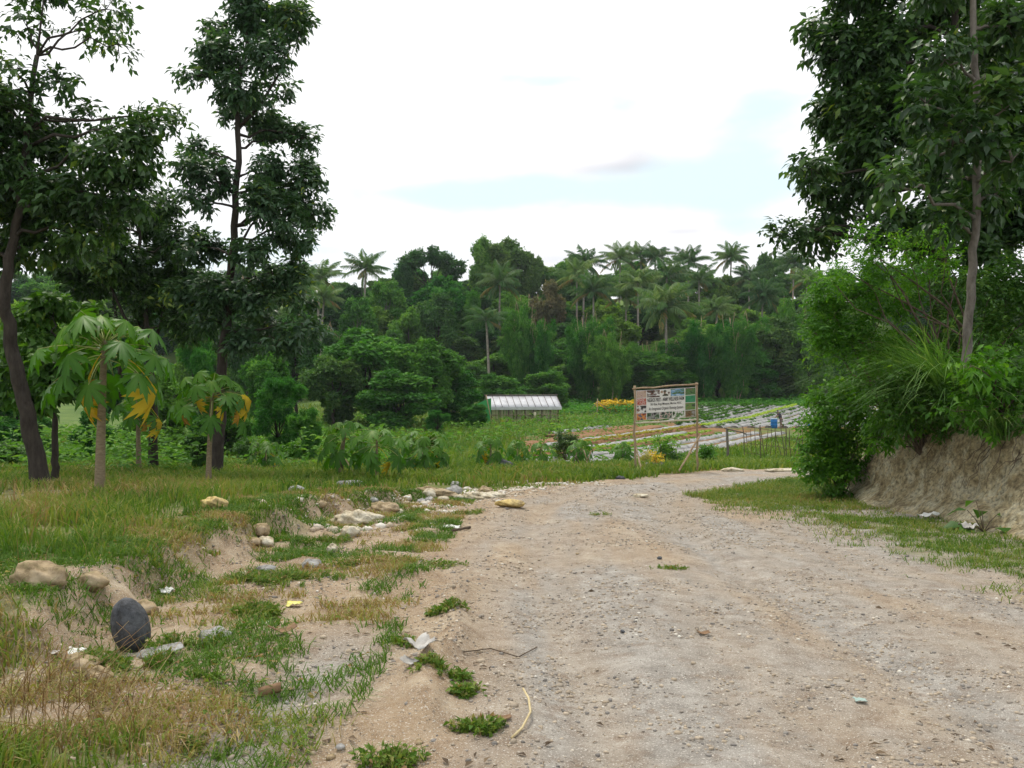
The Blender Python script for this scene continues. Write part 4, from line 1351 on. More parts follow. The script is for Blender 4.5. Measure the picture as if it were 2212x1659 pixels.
def crumple(name, label, c, w, l, mat, seed=0, amp=.35, rotz=0.0, cat='litter', curl=0.0):
    """A crumpled sheet with thickness."""
    g = np.random.default_rng(seed)
    n = 9
    a = np.linspace(-.5, .5, n)
    X, Y = np.meshgrid(a * w, a * l)
    Z = amp * min(w, l) * (fbm(X / w * 3 + seed, Y / l * 3, seed) - .25) + curl * w * (X / w) ** 2
    X = X * (1 - .25 * fbm(X / w * 2, Y / l * 2 + 5, seed + 3)) + .12 * w * (fbm(Y / l * 3, X / w, seed + 9) - .5)
    ca, sa = math.cos(rotz), math.sin(rotz)
    top = np.stack([X * ca - Y * sa, X * sa + Y * ca, Z], -1).reshape(-1, 3)
    bot = top - [0, 0, .003]
    i = np.arange(n * n).reshape(n, n)
    q = np.stack([i[:-1, :-1], i[:-1, 1:], i[1:, 1:], i[1:, :-1]], -1).reshape(-1, 4)
    ed = np.concatenate([i[0, :], i[1:, -1], i[-1, -2::-1], i[-2:0:-1, 0]])
    e2 = np.roll(ed, -1)
    side = np.stack([ed, e2, e2 + n * n, ed + n * n], -1)
    mb = MB()
    mb.add(np.concatenate([top, bot]) + c, None, np.concatenate([q, q[:, ::-1] + n * n, side[:, ::-1]]))
    return tag(mb.build(name, mat, None, False, c), label, cat)


crumple('paper_scrap', 'torn white paper scrap left of the blackish stone', R_(158, 1418, .02), .13, .11, M_PAPER, 3, .5)
crumple('paper_scrap', 'small white scrap further left of the torn paper', R_(118, 1418, .02), .05, .05, M_PAPER_GREY, 4, .5)
crumple('paper_scrap', 'white crumpled scrap on the verge above the blackish stone', R_(360, 1288, .03), .11, .10, M_PAPER, 7, .9, .6)
crumple('wrapper', 'yellow and white wrapper in the weeds by the verge edge', R_(635, 1312, .02), .13, .09, M_PAPER_YELLOW, 8, .6)
crumple('cardboard_scrap', 'grey-white bent cardboard on the soil ridge', R_(905, 1418, .05), .16, .15, M_PAPER_GREY, 9, .7, .5, curl=.5)
crumple('cardboard_scrap', 'curled dark-edged scrap below the bent cardboard', R_(888, 1440, .02), .13, .08, M_PAPER_GREY, 14, .5, -.2, curl=.7)
crumple('plastic_bag', 'white plastic bag lying at the foot of the clay face', R_(2004, 1122, .05), .34, .16, M_PAPER, 11, .8, .4)
crumple('plastic_scrap', 'grey limp scrap under the big-leaved weed', R_(2092, 1150, .05), .22, .18, M_PAPER_GREY, 12, .9, .3)
crumple('paper_scrap', 'small white scrap right of the big-leaved weed', R_(2158, 1148, .03), .09, .08, M_PAPER, 13, 1.0)
crumple('paper_scrap', 'white scrap on the far left edge of the bend', R_(975, 1144, .02), .28, .16, M_PAPER, 15, .5)
crumple('paper_scrap', 'small white scrap on top of the sandy heap', R_(880, 1086, .10), .12, .10, M_PAPER, 16, .6)
crumple('plastic_scrap', 'pale teal plastic scrap pressed into the right wheel track', R_(1858, 1518, .012), .07, .05, rough_mat('teal_plastic', (.25, .36, .33), (.40, .48, .44), 20, bump=0), 17, .4)
crumple('dead_leaf', 'large curled brown leaf at the edge of the silt strip', R_(612, 1370, .02), .20, .09, M_BARK_BROWN, 18, .4, .5, 'leaf', curl=.6)
crumple('dead_leaf', 'dry brown leaf lying on the right half of the track', R_(1520, 1372, .012), .09, .05, M_BARK_BROWN, 20, .4, .1, 'leaf', curl=.4)
crumple('dead_leaf', 'dark dry leaf in the weeds at the bottom of the ridge', R_(1085, 1556, .012), .10, .05, M_BARK_BROWN, 21, .4, .1, 'leaf', curl=.4)

c = R_(582, 1502, .02)                                # rolled bark
mb = MB()
an = np.linspace(.4, 5.9, 14)
prof = np.stack([np.cos(an) * (.022 + .002 * an), np.sin(an) * (.022 + .002 * an)], -1)
ax, sd = nz(np.array([.12, .04, .02])), nz(np.array([-.04, .12, 0]))
V = []
for t in (-.06, -.02, .02, .06):
    V += [c + ax * t + sd * p[0] + np.array([0, 0, p[1] + .012]) for p in prof]
q = [(i * 14 + k, i * 14 + k + 1, (i + 1) * 14 + k + 1, (i + 1) * 14 + k) for i in range(3) for k in range(13)]
mb.add(V, None, q)
o = mb.build('bark_roll', M_BARK_BROWN, None, True, c)
md = o.modifiers.new('thickness', 'SOLIDIFY')
md.thickness = .004
tag(o, 'rolled piece of brown bark lying on the silt strip', 'bark')
pp = [R_(1130, 1508, .05), R_(1142, 1530, .05), R_(1146, 1552, .03), R_(1128, 1578, .012), R_(1105, 1600, .012)]
stake('bent straw-coloured stalk lying on the track by the ridge', [pp], .006, 'dry_stalk', rough_mat('straw', (.42, .33, .17), (.6, .5, .3), 20, bump=0), 'stalk')
stake('thin dark twig lying across the left part of the track', [[R_(1000, 1412, .01), R_(1060, 1405, .012), R_(1120, 1422, .008), R_(1160, 1400, .006)]], .004, 'twig', None, 'twig')
stake('short brown stick at the left edge before the yellow stone', [[R_(975, 1150, .02), R_(1015, 1142, .02)]], .02, 'twig', None, 'twig')


def weed(label, u, v, w, h, n=60, mat=None, L=.07, W=.022, group='weed tufts on the track', rb=.4, name='weed_tuft'):
    """A ragged low tuft: runners with small leaves, and thin blades."""
    base = ground(u, v)
    mb = MB()
    n *= 3
    ph = R.uniform(0, 60)
    an = R.uniform(0, 6.3, n)
    rad = w * .62 * R.uniform(0, 1, n) ** .6
    x, y = base[0] + np.cos(an) * rad * 1.15, base[1] + np.sin(an) * rad * .8
    ok = fbm(x * 4 / w * .8 + ph, y * 4 / w * .8, 7) > .40 + .22 * (rad / (w * .62)) ** 2
    x, y, an, rad = x[ok], y[ok], an[ok], rad[ok]
    n = len(x)
    if n < 6:
        x, y, an, rad = np.full(8, base[0]), np.full(8, base[1]), R.uniform(0, 6.3, 8), np.full(8, .01)
        n = 8
    z = H(x, y) + R.uniform(0, h * .6, n)
    a = nz(np.stack([np.cos(an), np.sin(an), R.uniform(-.2, .7, n)], -1) + .8 * R.normal(size=(n, 3)))
    nn = np.array([0, 0, 1.0]) + .5 * R.normal(size=(n, 3))
    nn = nz(nn - a * np.sum(a * nn, 1, keepdims=True))
    ln = L * .6 * R.uniform(.5, 1.4, n)
    dry = np.clip(R.normal(rb * .6, .2, n) + .5 * (R.uniform(0, 1, n) < .16), 0, 1)
    leaves(mb, np.stack([x, y, z], -1), a, nn, ln, ln * .5, dry, .25)
    k = n
    blades(mb, np.stack([x[:k], y[:k], H(x[:k], y[:k])], -1), h * R.uniform(.4, 1.3, k), .0045, R.uniform(.3, 1.4, k), np.clip(dry[:k] + R.normal(.05, .12, k), 0, 1))
    return tag(mb.build(name, mat or GRASS_M, None, False, base), label, 'weed', group)


for (u, v, w, h, n, lab) in [(968, 1310, .22, .07, 150, 'leafy weed at the top of the soil ridge'), (950, 1450, .24, .06, 180, 'leafy weed halfway down the soil ridge'), (1008, 1498, .14, .06, 90, 'small weed at the lower end of the soil ridge'),
                             (890, 1392, .16, .05, 70, 'weed just above the bent cardboard'), (600, 1258, .75, .10, 900, 'wide mat of bright weeds at the verge edge'), (700, 1168, .6, .08, 380, 'weeds on the shoulder left of the whitish heap'),
                             (760, 1220, .4, .06, 160, 'thin weeds between verge and track'), (850, 1210, .45, .07, 200, 'spiky weed on the left shoulder of the track'), (955, 1222, .4, .05, 120, 'sparse weed right of the spiky weed'),
                             (1445, 1228, .3, .04, 80, 'flat grass tuft in the middle of the track'), (1300, 1112, .35, .06, 60, 'small green tuft between the wheel tracks'), (1020, 1580, .2, .06, 150, 'weedy tuft with dry stems near the bottom'),
                             (840, 1645, .22, .07, 140, 'green grass tuft at the bottom edge'), (440, 1625, .16, .05, 110, 'short grass patch on the silt at lower left'), (560, 1330, .32, .12, 300, 'grass tuft behind the curled brown leaf'),
                             (400, 1400, .35, .13, 280, 'grass around the flat pale slab'), (350, 1440, .2, .12, 120, 'grass blades in front of the slab'), (200, 1440, .3, .12, 260, 'grass left of the blackish stone'),
                             (880, 1110, .7, .08, 260, 'grass patch before the tan heap'), (1010, 1108, .5, .07, 180, 'grass patch left of the yellow flat stone'), (430, 1470, .2, .06, 120, 'creeping weeds at the top of the silt strip')]:
    weed(lab, u, v, w, h, int(n * 1.2), GRASS_M, .06, .02, rb=.3)

# broad-leaved weed at the foot of the clay face
base = ground(2125, 1150)
root = empty('broadleaf_weed', base, 'big-leaved dark green weed at the foot of the clay face', 'weed')
lb, sb = MB(), MB()
for k, (az, el, ln, sz) in enumerate([(2.9, .45, .22, .42), (.3, .8, .32, .46), (1.2, 1.0, .32, .36), (2.2, .9, .36, .34), (-.4, .5, .2, .40), (3.6, .4, .2, .38), (-1.2, .5, .2, .40), (1.7, 1.2, .45, .26)]):
    d = np.array([math.cos(az) * math.cos(el), math.sin(az) * math.cos(el), math.sin(el)])
    p1 = base + d * ln
    tube(sb, [base, base + d * ln * .5 + [0, 0, .03], p1], .006, 5)
    a = nz(np.array([[d[0], d[1], -.1]]))
    leaves(lb, p1[None], a, nz(np.array([[0, -.3, 1.0]]) - a * np.sum(a * [[0, -.3, 1.0]])), sz, sz * .55, np.array([R.uniform(.2, .7)]), .25, .12)
sb.build('stems', M_STICK, root)
lb.build('leaves', LEAF_MID, root)

# ------------------------------------------------------------------ billboard
def bar(mb, p0, p1, r, n=7, wob=.01, sides=8, r_=.5):
    p0, p1 = np.asarray(p0, float), np.asarray(p1, float)
    t = np.linspace(0, 1, n)[:, None]
    pts = p0 + (p1 - p0) * t
    pts[1:-1] += R.normal(0, wob, (n - 2, 3))
    rr = np.full(n, r) * (1 + .06 * R.normal(size=n))
    tube(mb, pts, rr, sides, r_)


def photo_mat(name, cols, scale=3.0, st=(1, 1, 1), seed=0.0):
    m, N, L, b = nodes(name)
    tc = N.new('ShaderNodeTexCoord')
    mp = N.new('ShaderNodeMapping')
    mp.inputs['Scale'].default_value = st
    mp.inputs['Location'].default_value = (seed, seed * 1.7, seed * .6)
    L.new(tc.outputs['Object'], mp.inputs[0])
    n = N.new('ShaderNodeTexNoise')
    n.inputs['Scale'].default_value, n.inputs['Detail'].default_value = scale, 4
    L.new(mp.outputs[0], n.inputs['Vector'])
    k = len(cols)
    r = ramp(N, [(.34 + .32 * i / max(1, k - 1), c) for i, c in enumerate(cols)])
    r.color_ramp.interpolation = 'EASE'
    L.new(n.outputs[0], r.inputs[0])
    L.new(r.outputs[0], b.inputs['Base Color'])
    b.inputs['Roughness'].default_value = .55
    return m


def flat_mat(name, c, rough=.6):
    m, N, L, b = nodes(name)
    b.inputs['Base Color'].default_value = (*c, 1)
    b.inputs['Roughness'].default_value = rough
    return m


def build_billboard():
    dl, dr = 27.0, 27.35
    gl, gr = on_ground((1372 - CX) / F * dl, dl), on_ground((1507 - CX) / F * dr, dr)
    root = empty('billboard', (gl + gr) / 2, 'bamboo-framed farm billboard with photos and printed text beside the bend', 'billboard')
    TL, TR = P(1371, 833, dl), P(1505, 826, dr)
    for a, b in ((gl - [0, 0, .2], TL), (gr - [0, 0, .2], TR)):
        mb = MB()
        bar(mb, a, b, .036, 9)
        mb.build('post', M_BAMBOO, root, True)
    mb = MB()
    bar(mb, P(1366, 840, dl - .06), P(1508, 829.5, dr - .06), .028)
    mb.build('crossbar', M_BAMBOO, root, True)
    mb = MB()
    bar(mb, P(1373, 914, dl - .06), P(1504, 906, dr - .06), .03)
    mb.build('crossbar', rough_mat('pale_bamboo', (.5, .44, .33), (.68, .62, .5), 9, bump=.2), root, True)
    for a, b in (((1374, 965, dl), (1388, 1014, dl - .9)), ((1514, 938, dr - .05), (1459, 1006, dr - 1.0))):
        mb = MB()
        p1 = P(*b)
        p1[2] = H(p1[:1], p1[1:2])[0] - .1
        bar(mb, P(*a), p1, .03)
        mb.build('brace', M_BAMBOO, root, True)
    # banner sheet: local axes from its corners
    o0, o1, o3 = P(1374.5, 909, dl - .02), P(1503, 900.5, dr - .02), P(1374.5, 844, dl - .02)
    ex, ez = o1 - o0, o3 - o0
    W, Hh = np.linalg.norm(ex), np.linalg.norm(ez)
    ny = nz(np.cross(ex, ez))                    # faces the camera (-y)
    if ny[1] > 0:
        ny = -ny

    def at(s, t, k=0.0):
        return o0 + ex * s + ez * t + ny * k
    mb = MB()
    n = 12
    S, T = np.meshgrid(np.linspace(0, 1, n), np.linspace(0, 1, n))
    V = np.array([at(s, t) for s, t in zip(S.ravel(), T.ravel())])
    i = np.arange(n * n).reshape(n, n)
    q = np.stack([i[:-1, :-1], i[:-1, 1:], i[1:, 1:], i[1:, :-1]], -1).reshape(-1, 4)
    mb.add(V, None, q)
    ban = mb.build('banner', rough_mat('white_tarpaulin', (.66, .64, .60), (.76, .75, .72), 3, rough=.5, bump=.05), root)
    so = ban.modifiers.new('thickness', 'SOLIDIFY')
    so.thickness, so.offset = .004, -1 if ny @ np.cross(ex, ez) > 0 else 1
    br, pk, gr_, rd, wh = (.20, .11, .08), (.52, .38, .35), (.10, .20, .06), (.42, .08, .05), (.70, .68, .66)
    dk, gy, bl, tan = (.025, .022, .02), (.30, .29, .28), (.16, .32, .55), (.45, .33, .22)
    cells = [  # s0, t0, s1, t1, colours (four photos per side, three across the top, four along the foot)
        (.005, .755, .165, .985, [br, pk, tan, pk, br], 8, (1, 1, 3)), (.005, .505, .165, .735, [dk, rd, pk, rd, tan], 7, (1, 1, 1)), (.005, .255, .165, .485, [dk, dk, wh, br], 5, (1, 1, 1)), (.005, .015, .165, .235, [dk, (.1, .1, .16), (.6, .25, .06), (.3, .05, .02), dk], 6, (1, 1, 1)),
        (.177, .745, .39, .985, [dk, (.12, .05, .03), gy, wh], 6, (1, 1, 2.5)), (.575, .745, .805, .985, [dk, gr_, bl, (.5, .6, .68)], 5, (1, 1, 3.5)),
        (.177, .015, .385, .235, [dk, (.05, .12, .04), gy, dk], 9, (1, 1, 1)), (.397, .015, .595, .235, [dk, (.05, .12, .07), pk, dk], 10, (1, 1, 1)), (.607, .015, .805, .235, [dk, gr_, wh, (.12, .06, .05)], 9, (1, 1, 1)),
        (.822, .755, .992, .985, [(.02, .05, .02), gr_, (.07, .16, .05), (.16, .12, .07)], 6, (1, 1, 2)), (.822, .505, .992, .735, [(.02, .16, .07), (.03, .22, .10), (.06, .28, .12)], 8, (1, 1, 3)), (.822, .255, .992, .485, [dk, gr_, (.14, .24, .05), (.18, .12, .07)], 6, (1, 1, 2)), (.822, .015, .992, .235, [dk, (.2, .10, .04), (.12, .12, .05), gy], 6, (1, 1, 3))]
    for k, (s0, t0, s1, t1, cols, scl, st) in enumerate(cells):
        mb = MB()
        mb.add([at(s0, t0, .005), at(s1, t0, .005), at(s1, t1, .005), at(s0, t1, .005)], None, [(0, 1, 2, 3)])
        sub_build(mb, 'photo_panel', photo_mat('photo_print', cols, scl, st, k * 3.1), ban)
    # officer's portrait between two emblems: cap, head and shoulders, a round seal, an inverted triangle
    def poly(name, pts, mat, k):
        mb = MB()
        cpt = np.mean(pts, axis=0)
        n_ = len(pts)
        mb.add([at(*cpt, k)] + [at(s, t, k) for s, t in pts], [(0, i + 1, (i + 1) % n_ + 1) for i in range(n_)])
        sub_build(mb, name, mat, ban)
    olive, skin = flat_mat('olive_uniform', (.06, .065, .04)), flat_mat('portrait_skin', (.24, .14, .09))
    poly('portrait_shoulders', [(.43, .77), (.535, .765), (.53, .81), (.505, .84), (.47, .845), (.445, .81)], olive, .005)
    poly('portrait_face', [(.475 + .018 * math.cos(a), .885 + .05 * math.sin(a)) for a in np.linspace(0, 2 * PI, 13)[:-1]], skin, .007)
    poly('portrait_cap', [(.45, .905), (.505, .91), (.50, .955), (.475, .968), (.455, .95)], olive, .009)
    poly('round_seal', [(.425 + .022 * math.cos(a), .91 + .04 * math.sin(a)) for a in np.linspace(0, 2 * PI, 17)[:-1]], flat_mat('seal_tan', (.34, .22, .14)), .005)
    poly('triangle_emblem', [(.525, .90), (.56, .90), (.5425, .80)], flat_mat('emblem_dark', (.10, .05, .03)), .011)
    # lettering
    ang = math.atan2(ez[2] * 0 + ex[2], math.hypot(ex[0], ex[1]))
    yaw = math.atan2(ex[1], ex[0])
    ink = flat_mat('black_print', (.012, .012, .012), .5)

    def text(body, s0, s1, t0, t1, bold=0.0, shear=0.0):
        cu = bpy.data.curves.new('lettering', 'FONT')
        cu.body = body
        cu.offset = bold
        cu.shear = shear
        cu.resolution_u = 3
        tmp = bpy.data.objects.new('lettering', cu)
        COL.objects.link(tmp)
        bpy.context.view_layer.update()
        me = bpy.data.meshes.new_from_object(tmp.evaluated_get(bpy.context.evaluated_depsgraph_get()))
        bpy.data.objects.remove(tmp)
        v = np.array([p.co[:] for p in me.vertices])
        lo, hi = v.min(0), v.max(0)
        s = s0 + (s1 - s0) * (v[:, 0] - lo[0]) / (hi[0] - lo[0])
        t = t0 + (t1 - t0) * (v[:, 1] - lo[1]) / (hi[1] - lo[1])
        w = o0 + s[:, None] * ex + t[:, None] * ez + ny * .006 - np.array(root.location)
        me.vertices.foreach_set('co', w.ravel())
        me.materials.clear()
        me.materials.append(ink)
        me.update()
        ob = bpy.data.objects.new('lettering', me)
        ob.parent = ban
        COL.objects.link(ob)
    text('NEGROS FIRST - ARMY WELLNESS FARM', .183, .800, .595, .720, .022)
    text('303 Bde, Brgy Minoyan, Murcia, NOC', .235, .755, .455, .550, .014)
    text('An Integrated Organic Farming System', .205, .785, .285, .415, .008, .25)


build_billboard()

# tyre planter with crotons under the billboard
base = ground(1415, 1012)
root = empty('tyre_planter', base, 'old tyre laid flat as a planter under the billboard', 'planter')
mb = MB()
nn_, mm_ = 28, 10
V = []
for i in range(nn_):
    a = i * 2 * PI / nn_
    for j in range(mm_):
        b = j * 2 * PI / mm_
        r = .30 + .09 * math.cos(b) * (1.1 if abs(math.sin(b)) < .5 else 1)
        V.append(base + [r * math.cos(a), r * math.sin(a), .10 + .10 * math.sin(b)])
mb.add(V, None, [(i * mm_ + j, ((i + 1) % nn_) * mm_ + j, ((i + 1) % nn_) * mm_ + (j + 1) % mm_, i * mm_ + (j + 1) % mm_) for i in range(nn_) for j in range(mm_)])
mb.build('tyre', rough_mat('old_rubber', (.05, .048, .045), (.16, .15, .14), 8, bump=.3), root, True)
mb = MB()
mb.add([base + [.26 * math.cos(a), .26 * math.sin(a), .13 + .02 * math.sin(a * 3)] for a in np.linspace(0, 2 * PI, 17)[:-1]] + [base + [0, 0, .16]], [(16, i, (i + 1) % 16) for i in range(16)])
mb.build('soil', M_STICK, root)
small_bush('croton', 'orange-yellow croton growing in the tyre planter', base + [.05, 0, .12], .42, .42, LEAF_YELLOW, .12, .035, 70, cat='plant', stem=.012, rbase=.75, n=6)
small_bush('croton', 'small yellow-green croton left of the tyre planter', ground(1396, 1008), .42, .5, LEAF_OCHRE, .12, .035, 70, cat='plant', stem=.012, rbase=.4, n=6)


# ------------------------------------------------------------------ bamboo fence, far right of the billboard
def build_fence():
    b0 = ground(1573, 990)
    d = b0[1]
    root = empty('bamboo_fence', b0, 'rickety lattice fence of thin dark bamboo sticks beyond the bend', 'fence')
    z0 = lambda x, y: float(H(np.array([x]), np.array([y]))[0])

    def pt(u, v, dd=0.0):
        return P(u, v, d + dd)
    k = 0
    for u0 in np.linspace(1608, 1742, 17):
        mb = MB()
        tilt = R.normal(0, 3) + (6 if u0 > 1700 else -3) * (1 if R.uniform() < .6 else 0)
        top = pt(u0 + tilt, R.uniform(915, 934) if u0 < 1720 else 926, R.uniform(-.2, .2))
        bx = (u0 - tilt * .6 - CX) / F * d
        bar(mb, [bx, d + R.uniform(-.2, .2), z0(bx, d) - .1], top, R.uniform(.012, .024) * (1.5 if k % 5 == 4 else 1), 5, .02, 5)
        mb.build('stick', M_STICK, root, True)
        k += 1
    for (u0, v0, u1, v1) in ((1608, 938, 1735, 950), (1605, 955, 1745, 975), (1610, 978, 1700, 992), (1620, 922, 1700, 936)):
        mb = MB()
        bar(mb, pt(u0, v0, -.05), pt(u1, v1, -.05), .012, 8, .02, 5)
        mb.build('rail', M_STICK, root, True)
    root = empty('fence_post', b0, 'thick pale post with a slanting rail at the fence end', 'post')
    mb = MB()
    bar(mb, b0 - [0, 0, .2], pt(1570, 926), .07, 7, .01, 9)
    mb.build('post', M_BARK_GREY, root, True)
    mb = MB()
    bar(mb, pt(1564, 924, -.12), pt(1612, 938, -.1), .035, 6, .015, 7)
    mb.build('rail', M_BARK_GREY, root, True)


build_fence()


# ------------------------------------------------------------------ vegetable beds
DV, PV = np.array([.515, .857]), np.array([.857, -.515])
M_MULCH = rough_mat('plastic_mulch', (.10, .095, .085), (.24, .235, .225), 2.6, rough=.5, bump=.6, c2=(.40, .40, .39), spec=.5, dist=.05)
M_TILLED = rough_mat('tilled_soil', (.15, .075, .035), (.30, .165, .08), 3, bump=.8, dist=.06)


def bed(label, p, s0, s1, w, h, surf, crop=None, cr=None, group=None, dens=3.0, L=.2):
    m = max(4, int((s1 - s0) / .5))
    s = np.linspace(s0, s1, m)
    prof = np.array([(-.5, 0), (-.42, .6), (-.25, .95), (0, 1), (.25, .95), (.42, .6), (.5, 0)])
    c = s[:, None] * DV + (p + .08 * np.sin(s * .35 + p))[:, None] * PV
    V = []
    zb = H(c[:, 0], c[:, 1])
    for a, b in prof:
        q = c + PV * a * w * (1 + .1 * R.normal(size=(m, 1)))
        V.append(np.stack([q[:, 0], q[:, 1], zb - .04 + (h + .04) * b * (1 + .12 * R.normal(size=m))], -1))
    V = np.stack(V, 1).reshape(-1, 3)
    k = len(prof)
    i = np.arange(m * k).reshape(m, k)
    Q = np.stack([i[:-1, :-1], i[:-1, 1:], i[1:, 1:], i[1:, :-1]], -1).reshape(-1, 4)
    caps = [(i[0, 0], i[0, 1], i[0, 5], i[0, 6]), (i[0, 1], i[0, 2], i[0, 4], i[0, 5]), (i[-1, 6], i[-1, 5], i[-1, 1], i[-1, 0]), (i[-1, 5], i[-1, 4], i[-1, 2], i[-1, 1])]
    root = empty('vegetable_bed', V[k // 2], label, 'vegetable bed', group)
    mb = MB()
    mb.add(V, None, np.concatenate([Q, np.array(caps)]))
    mb.build('mulch_sheet' if surf is M_MULCH else 'soil_ridge', surf, root, True)
    if crop is not None:
        lb = MB()
        n = int((s1 - s0) * dens)
        for _ in range(n):
            ss = R.uniform(s0, s1)
            cc = ss * DV + (p + R.normal(0, w * .14)) * PV
            z = float(np.interp(ss, s, zb)) + h
            kk = 9
            an = R.uniform(0, 6.3, kk)
            a = nz(np.stack([np.cos(an), np.sin(an), R.uniform(.2, 1.2, kk)], -1))
            nn = nz(np.array([0, 0, 1.0]) + .4 * R.normal(size=(kk, 3)))
            nn = nz(nn - a * np.sum(a * nn, 1, keepdims=True))
            leaves(lb, np.tile([cc[0], cc[1], z], (kk, 1)) + R.normal(0, .06, (kk, 3)) * [1, 1, .3], a, nn, L * R.uniform(.6, 1.2, kk), L * .55, np.clip(R.normal(cr or .5, .2, kk), 0, 1), .2, .15, True)
        cp = lb.build('crop' if dens > 4 else 'foliage', crop, root)
        cp['kind'] = 'stuff'
    return root


def srange(p, xmin, y0, y1):
    s0 = max((xmin - PV[0] * p) / DV[0], (y0 - PV[1] * p) / DV[1])
    return s0, (y1 - PV[1] * p) / DV[1]


GB = 'vegetable beds in the field below the track'
near_rows = [(-17.4, 'm', 1.5), (-19.1, 'm', 1), (-20.8, 'mg', .5), (-22.5, 'l', 1), (-24.3, 'm', 1), (-26.0, 'o', 3), (-27.6, 'm', 2), (-29.6, 'b', -1), (-31.6, 'b', 3), (-33.4, 'mw', 3)]
names = ['first', 'second', 'third', 'fourth', 'fifth', 'sixth', 'seventh', 'eighth', 'ninth', 'tenth', 'eleventh', 'twelfth']
for i, (p, ty, xm) in enumerate(near_rows):
    s0, s1 = srange(p, xm, 35.5, 71 if p > -26 else 80)
    num = names[i]
    if ty == 'm':
        bed('plastic-covered bed, %s from the track below the billboard' % num, p, s0, s1, .8, .17, M_MULCH, None, None, GB)
    elif ty == 'mg':
        bed('plastic-covered bed with green seedlings, %s from the track' % num, p, s0, s1, .8, .17, M_MULCH, LEAF_BRIGHT, .4, GB, 2.0, .2)
    elif ty == 'l':
        bed('bed of pale green lettuce, %s from the track' % num, p, s0, s1, .9, .2, M_TILLED, LEAF_LETTUCE, .4, GB, 7, .22)
    elif ty == 'o':
        bed('bed of yellowing lettuce, %s from the track' % num, p, s0, s1, .9, .2, M_TILLED, LEAF_OCHRE, .5, GB, 7, .24)
    elif ty == 'b':
        bed('bare brown tilled bed, %s from the track' % num, p, s0, s1, 1.8, .16, M_TILLED, None, None, GB)
    else:
        bed('weedy plastic-covered bed, %s from the track' % num, p, s0, s1, 1.0, .24, M_MULCH, LEAF_MID, .6, GB, 2.2, .25)
for i in range(20):
    p = -12.6 - 1.28 * i
    s0, s1 = srange(p, 15.5 + (1.2 if i % 3 else 0), 78.5, 108 + i * .25)
    if i == 10:
        bed('bright yellow-green lettuce bed behind the stooping farmer', p, s0, s1, 1.0, .22, M_MULCH, LEAF_LETTUCE, .75, GB, 8, .28)
    elif i in (5, 9):
        bed('plastic bed with dark plants, %s row behind the drum' % names[i], p, s0, s1, .85, .2, M_MULCH, LEAF_MID, .3, GB, 1.2, .3)
    elif i >= 12:
        bed('staked dark plants on plastic bed near the wood, %s row' % names[i - 12], p, s0, s1, .85, .2, M_MULCH, LEAF_MID, .3, GB, 1.7, .42)
    else:
        bed('silver plastic-covered bed in the far plot, %s row behind the blue drum' % names[i], p, s0, s1, .8, .2, M_MULCH, LEAF_MID, .4, GB, .8, .2)


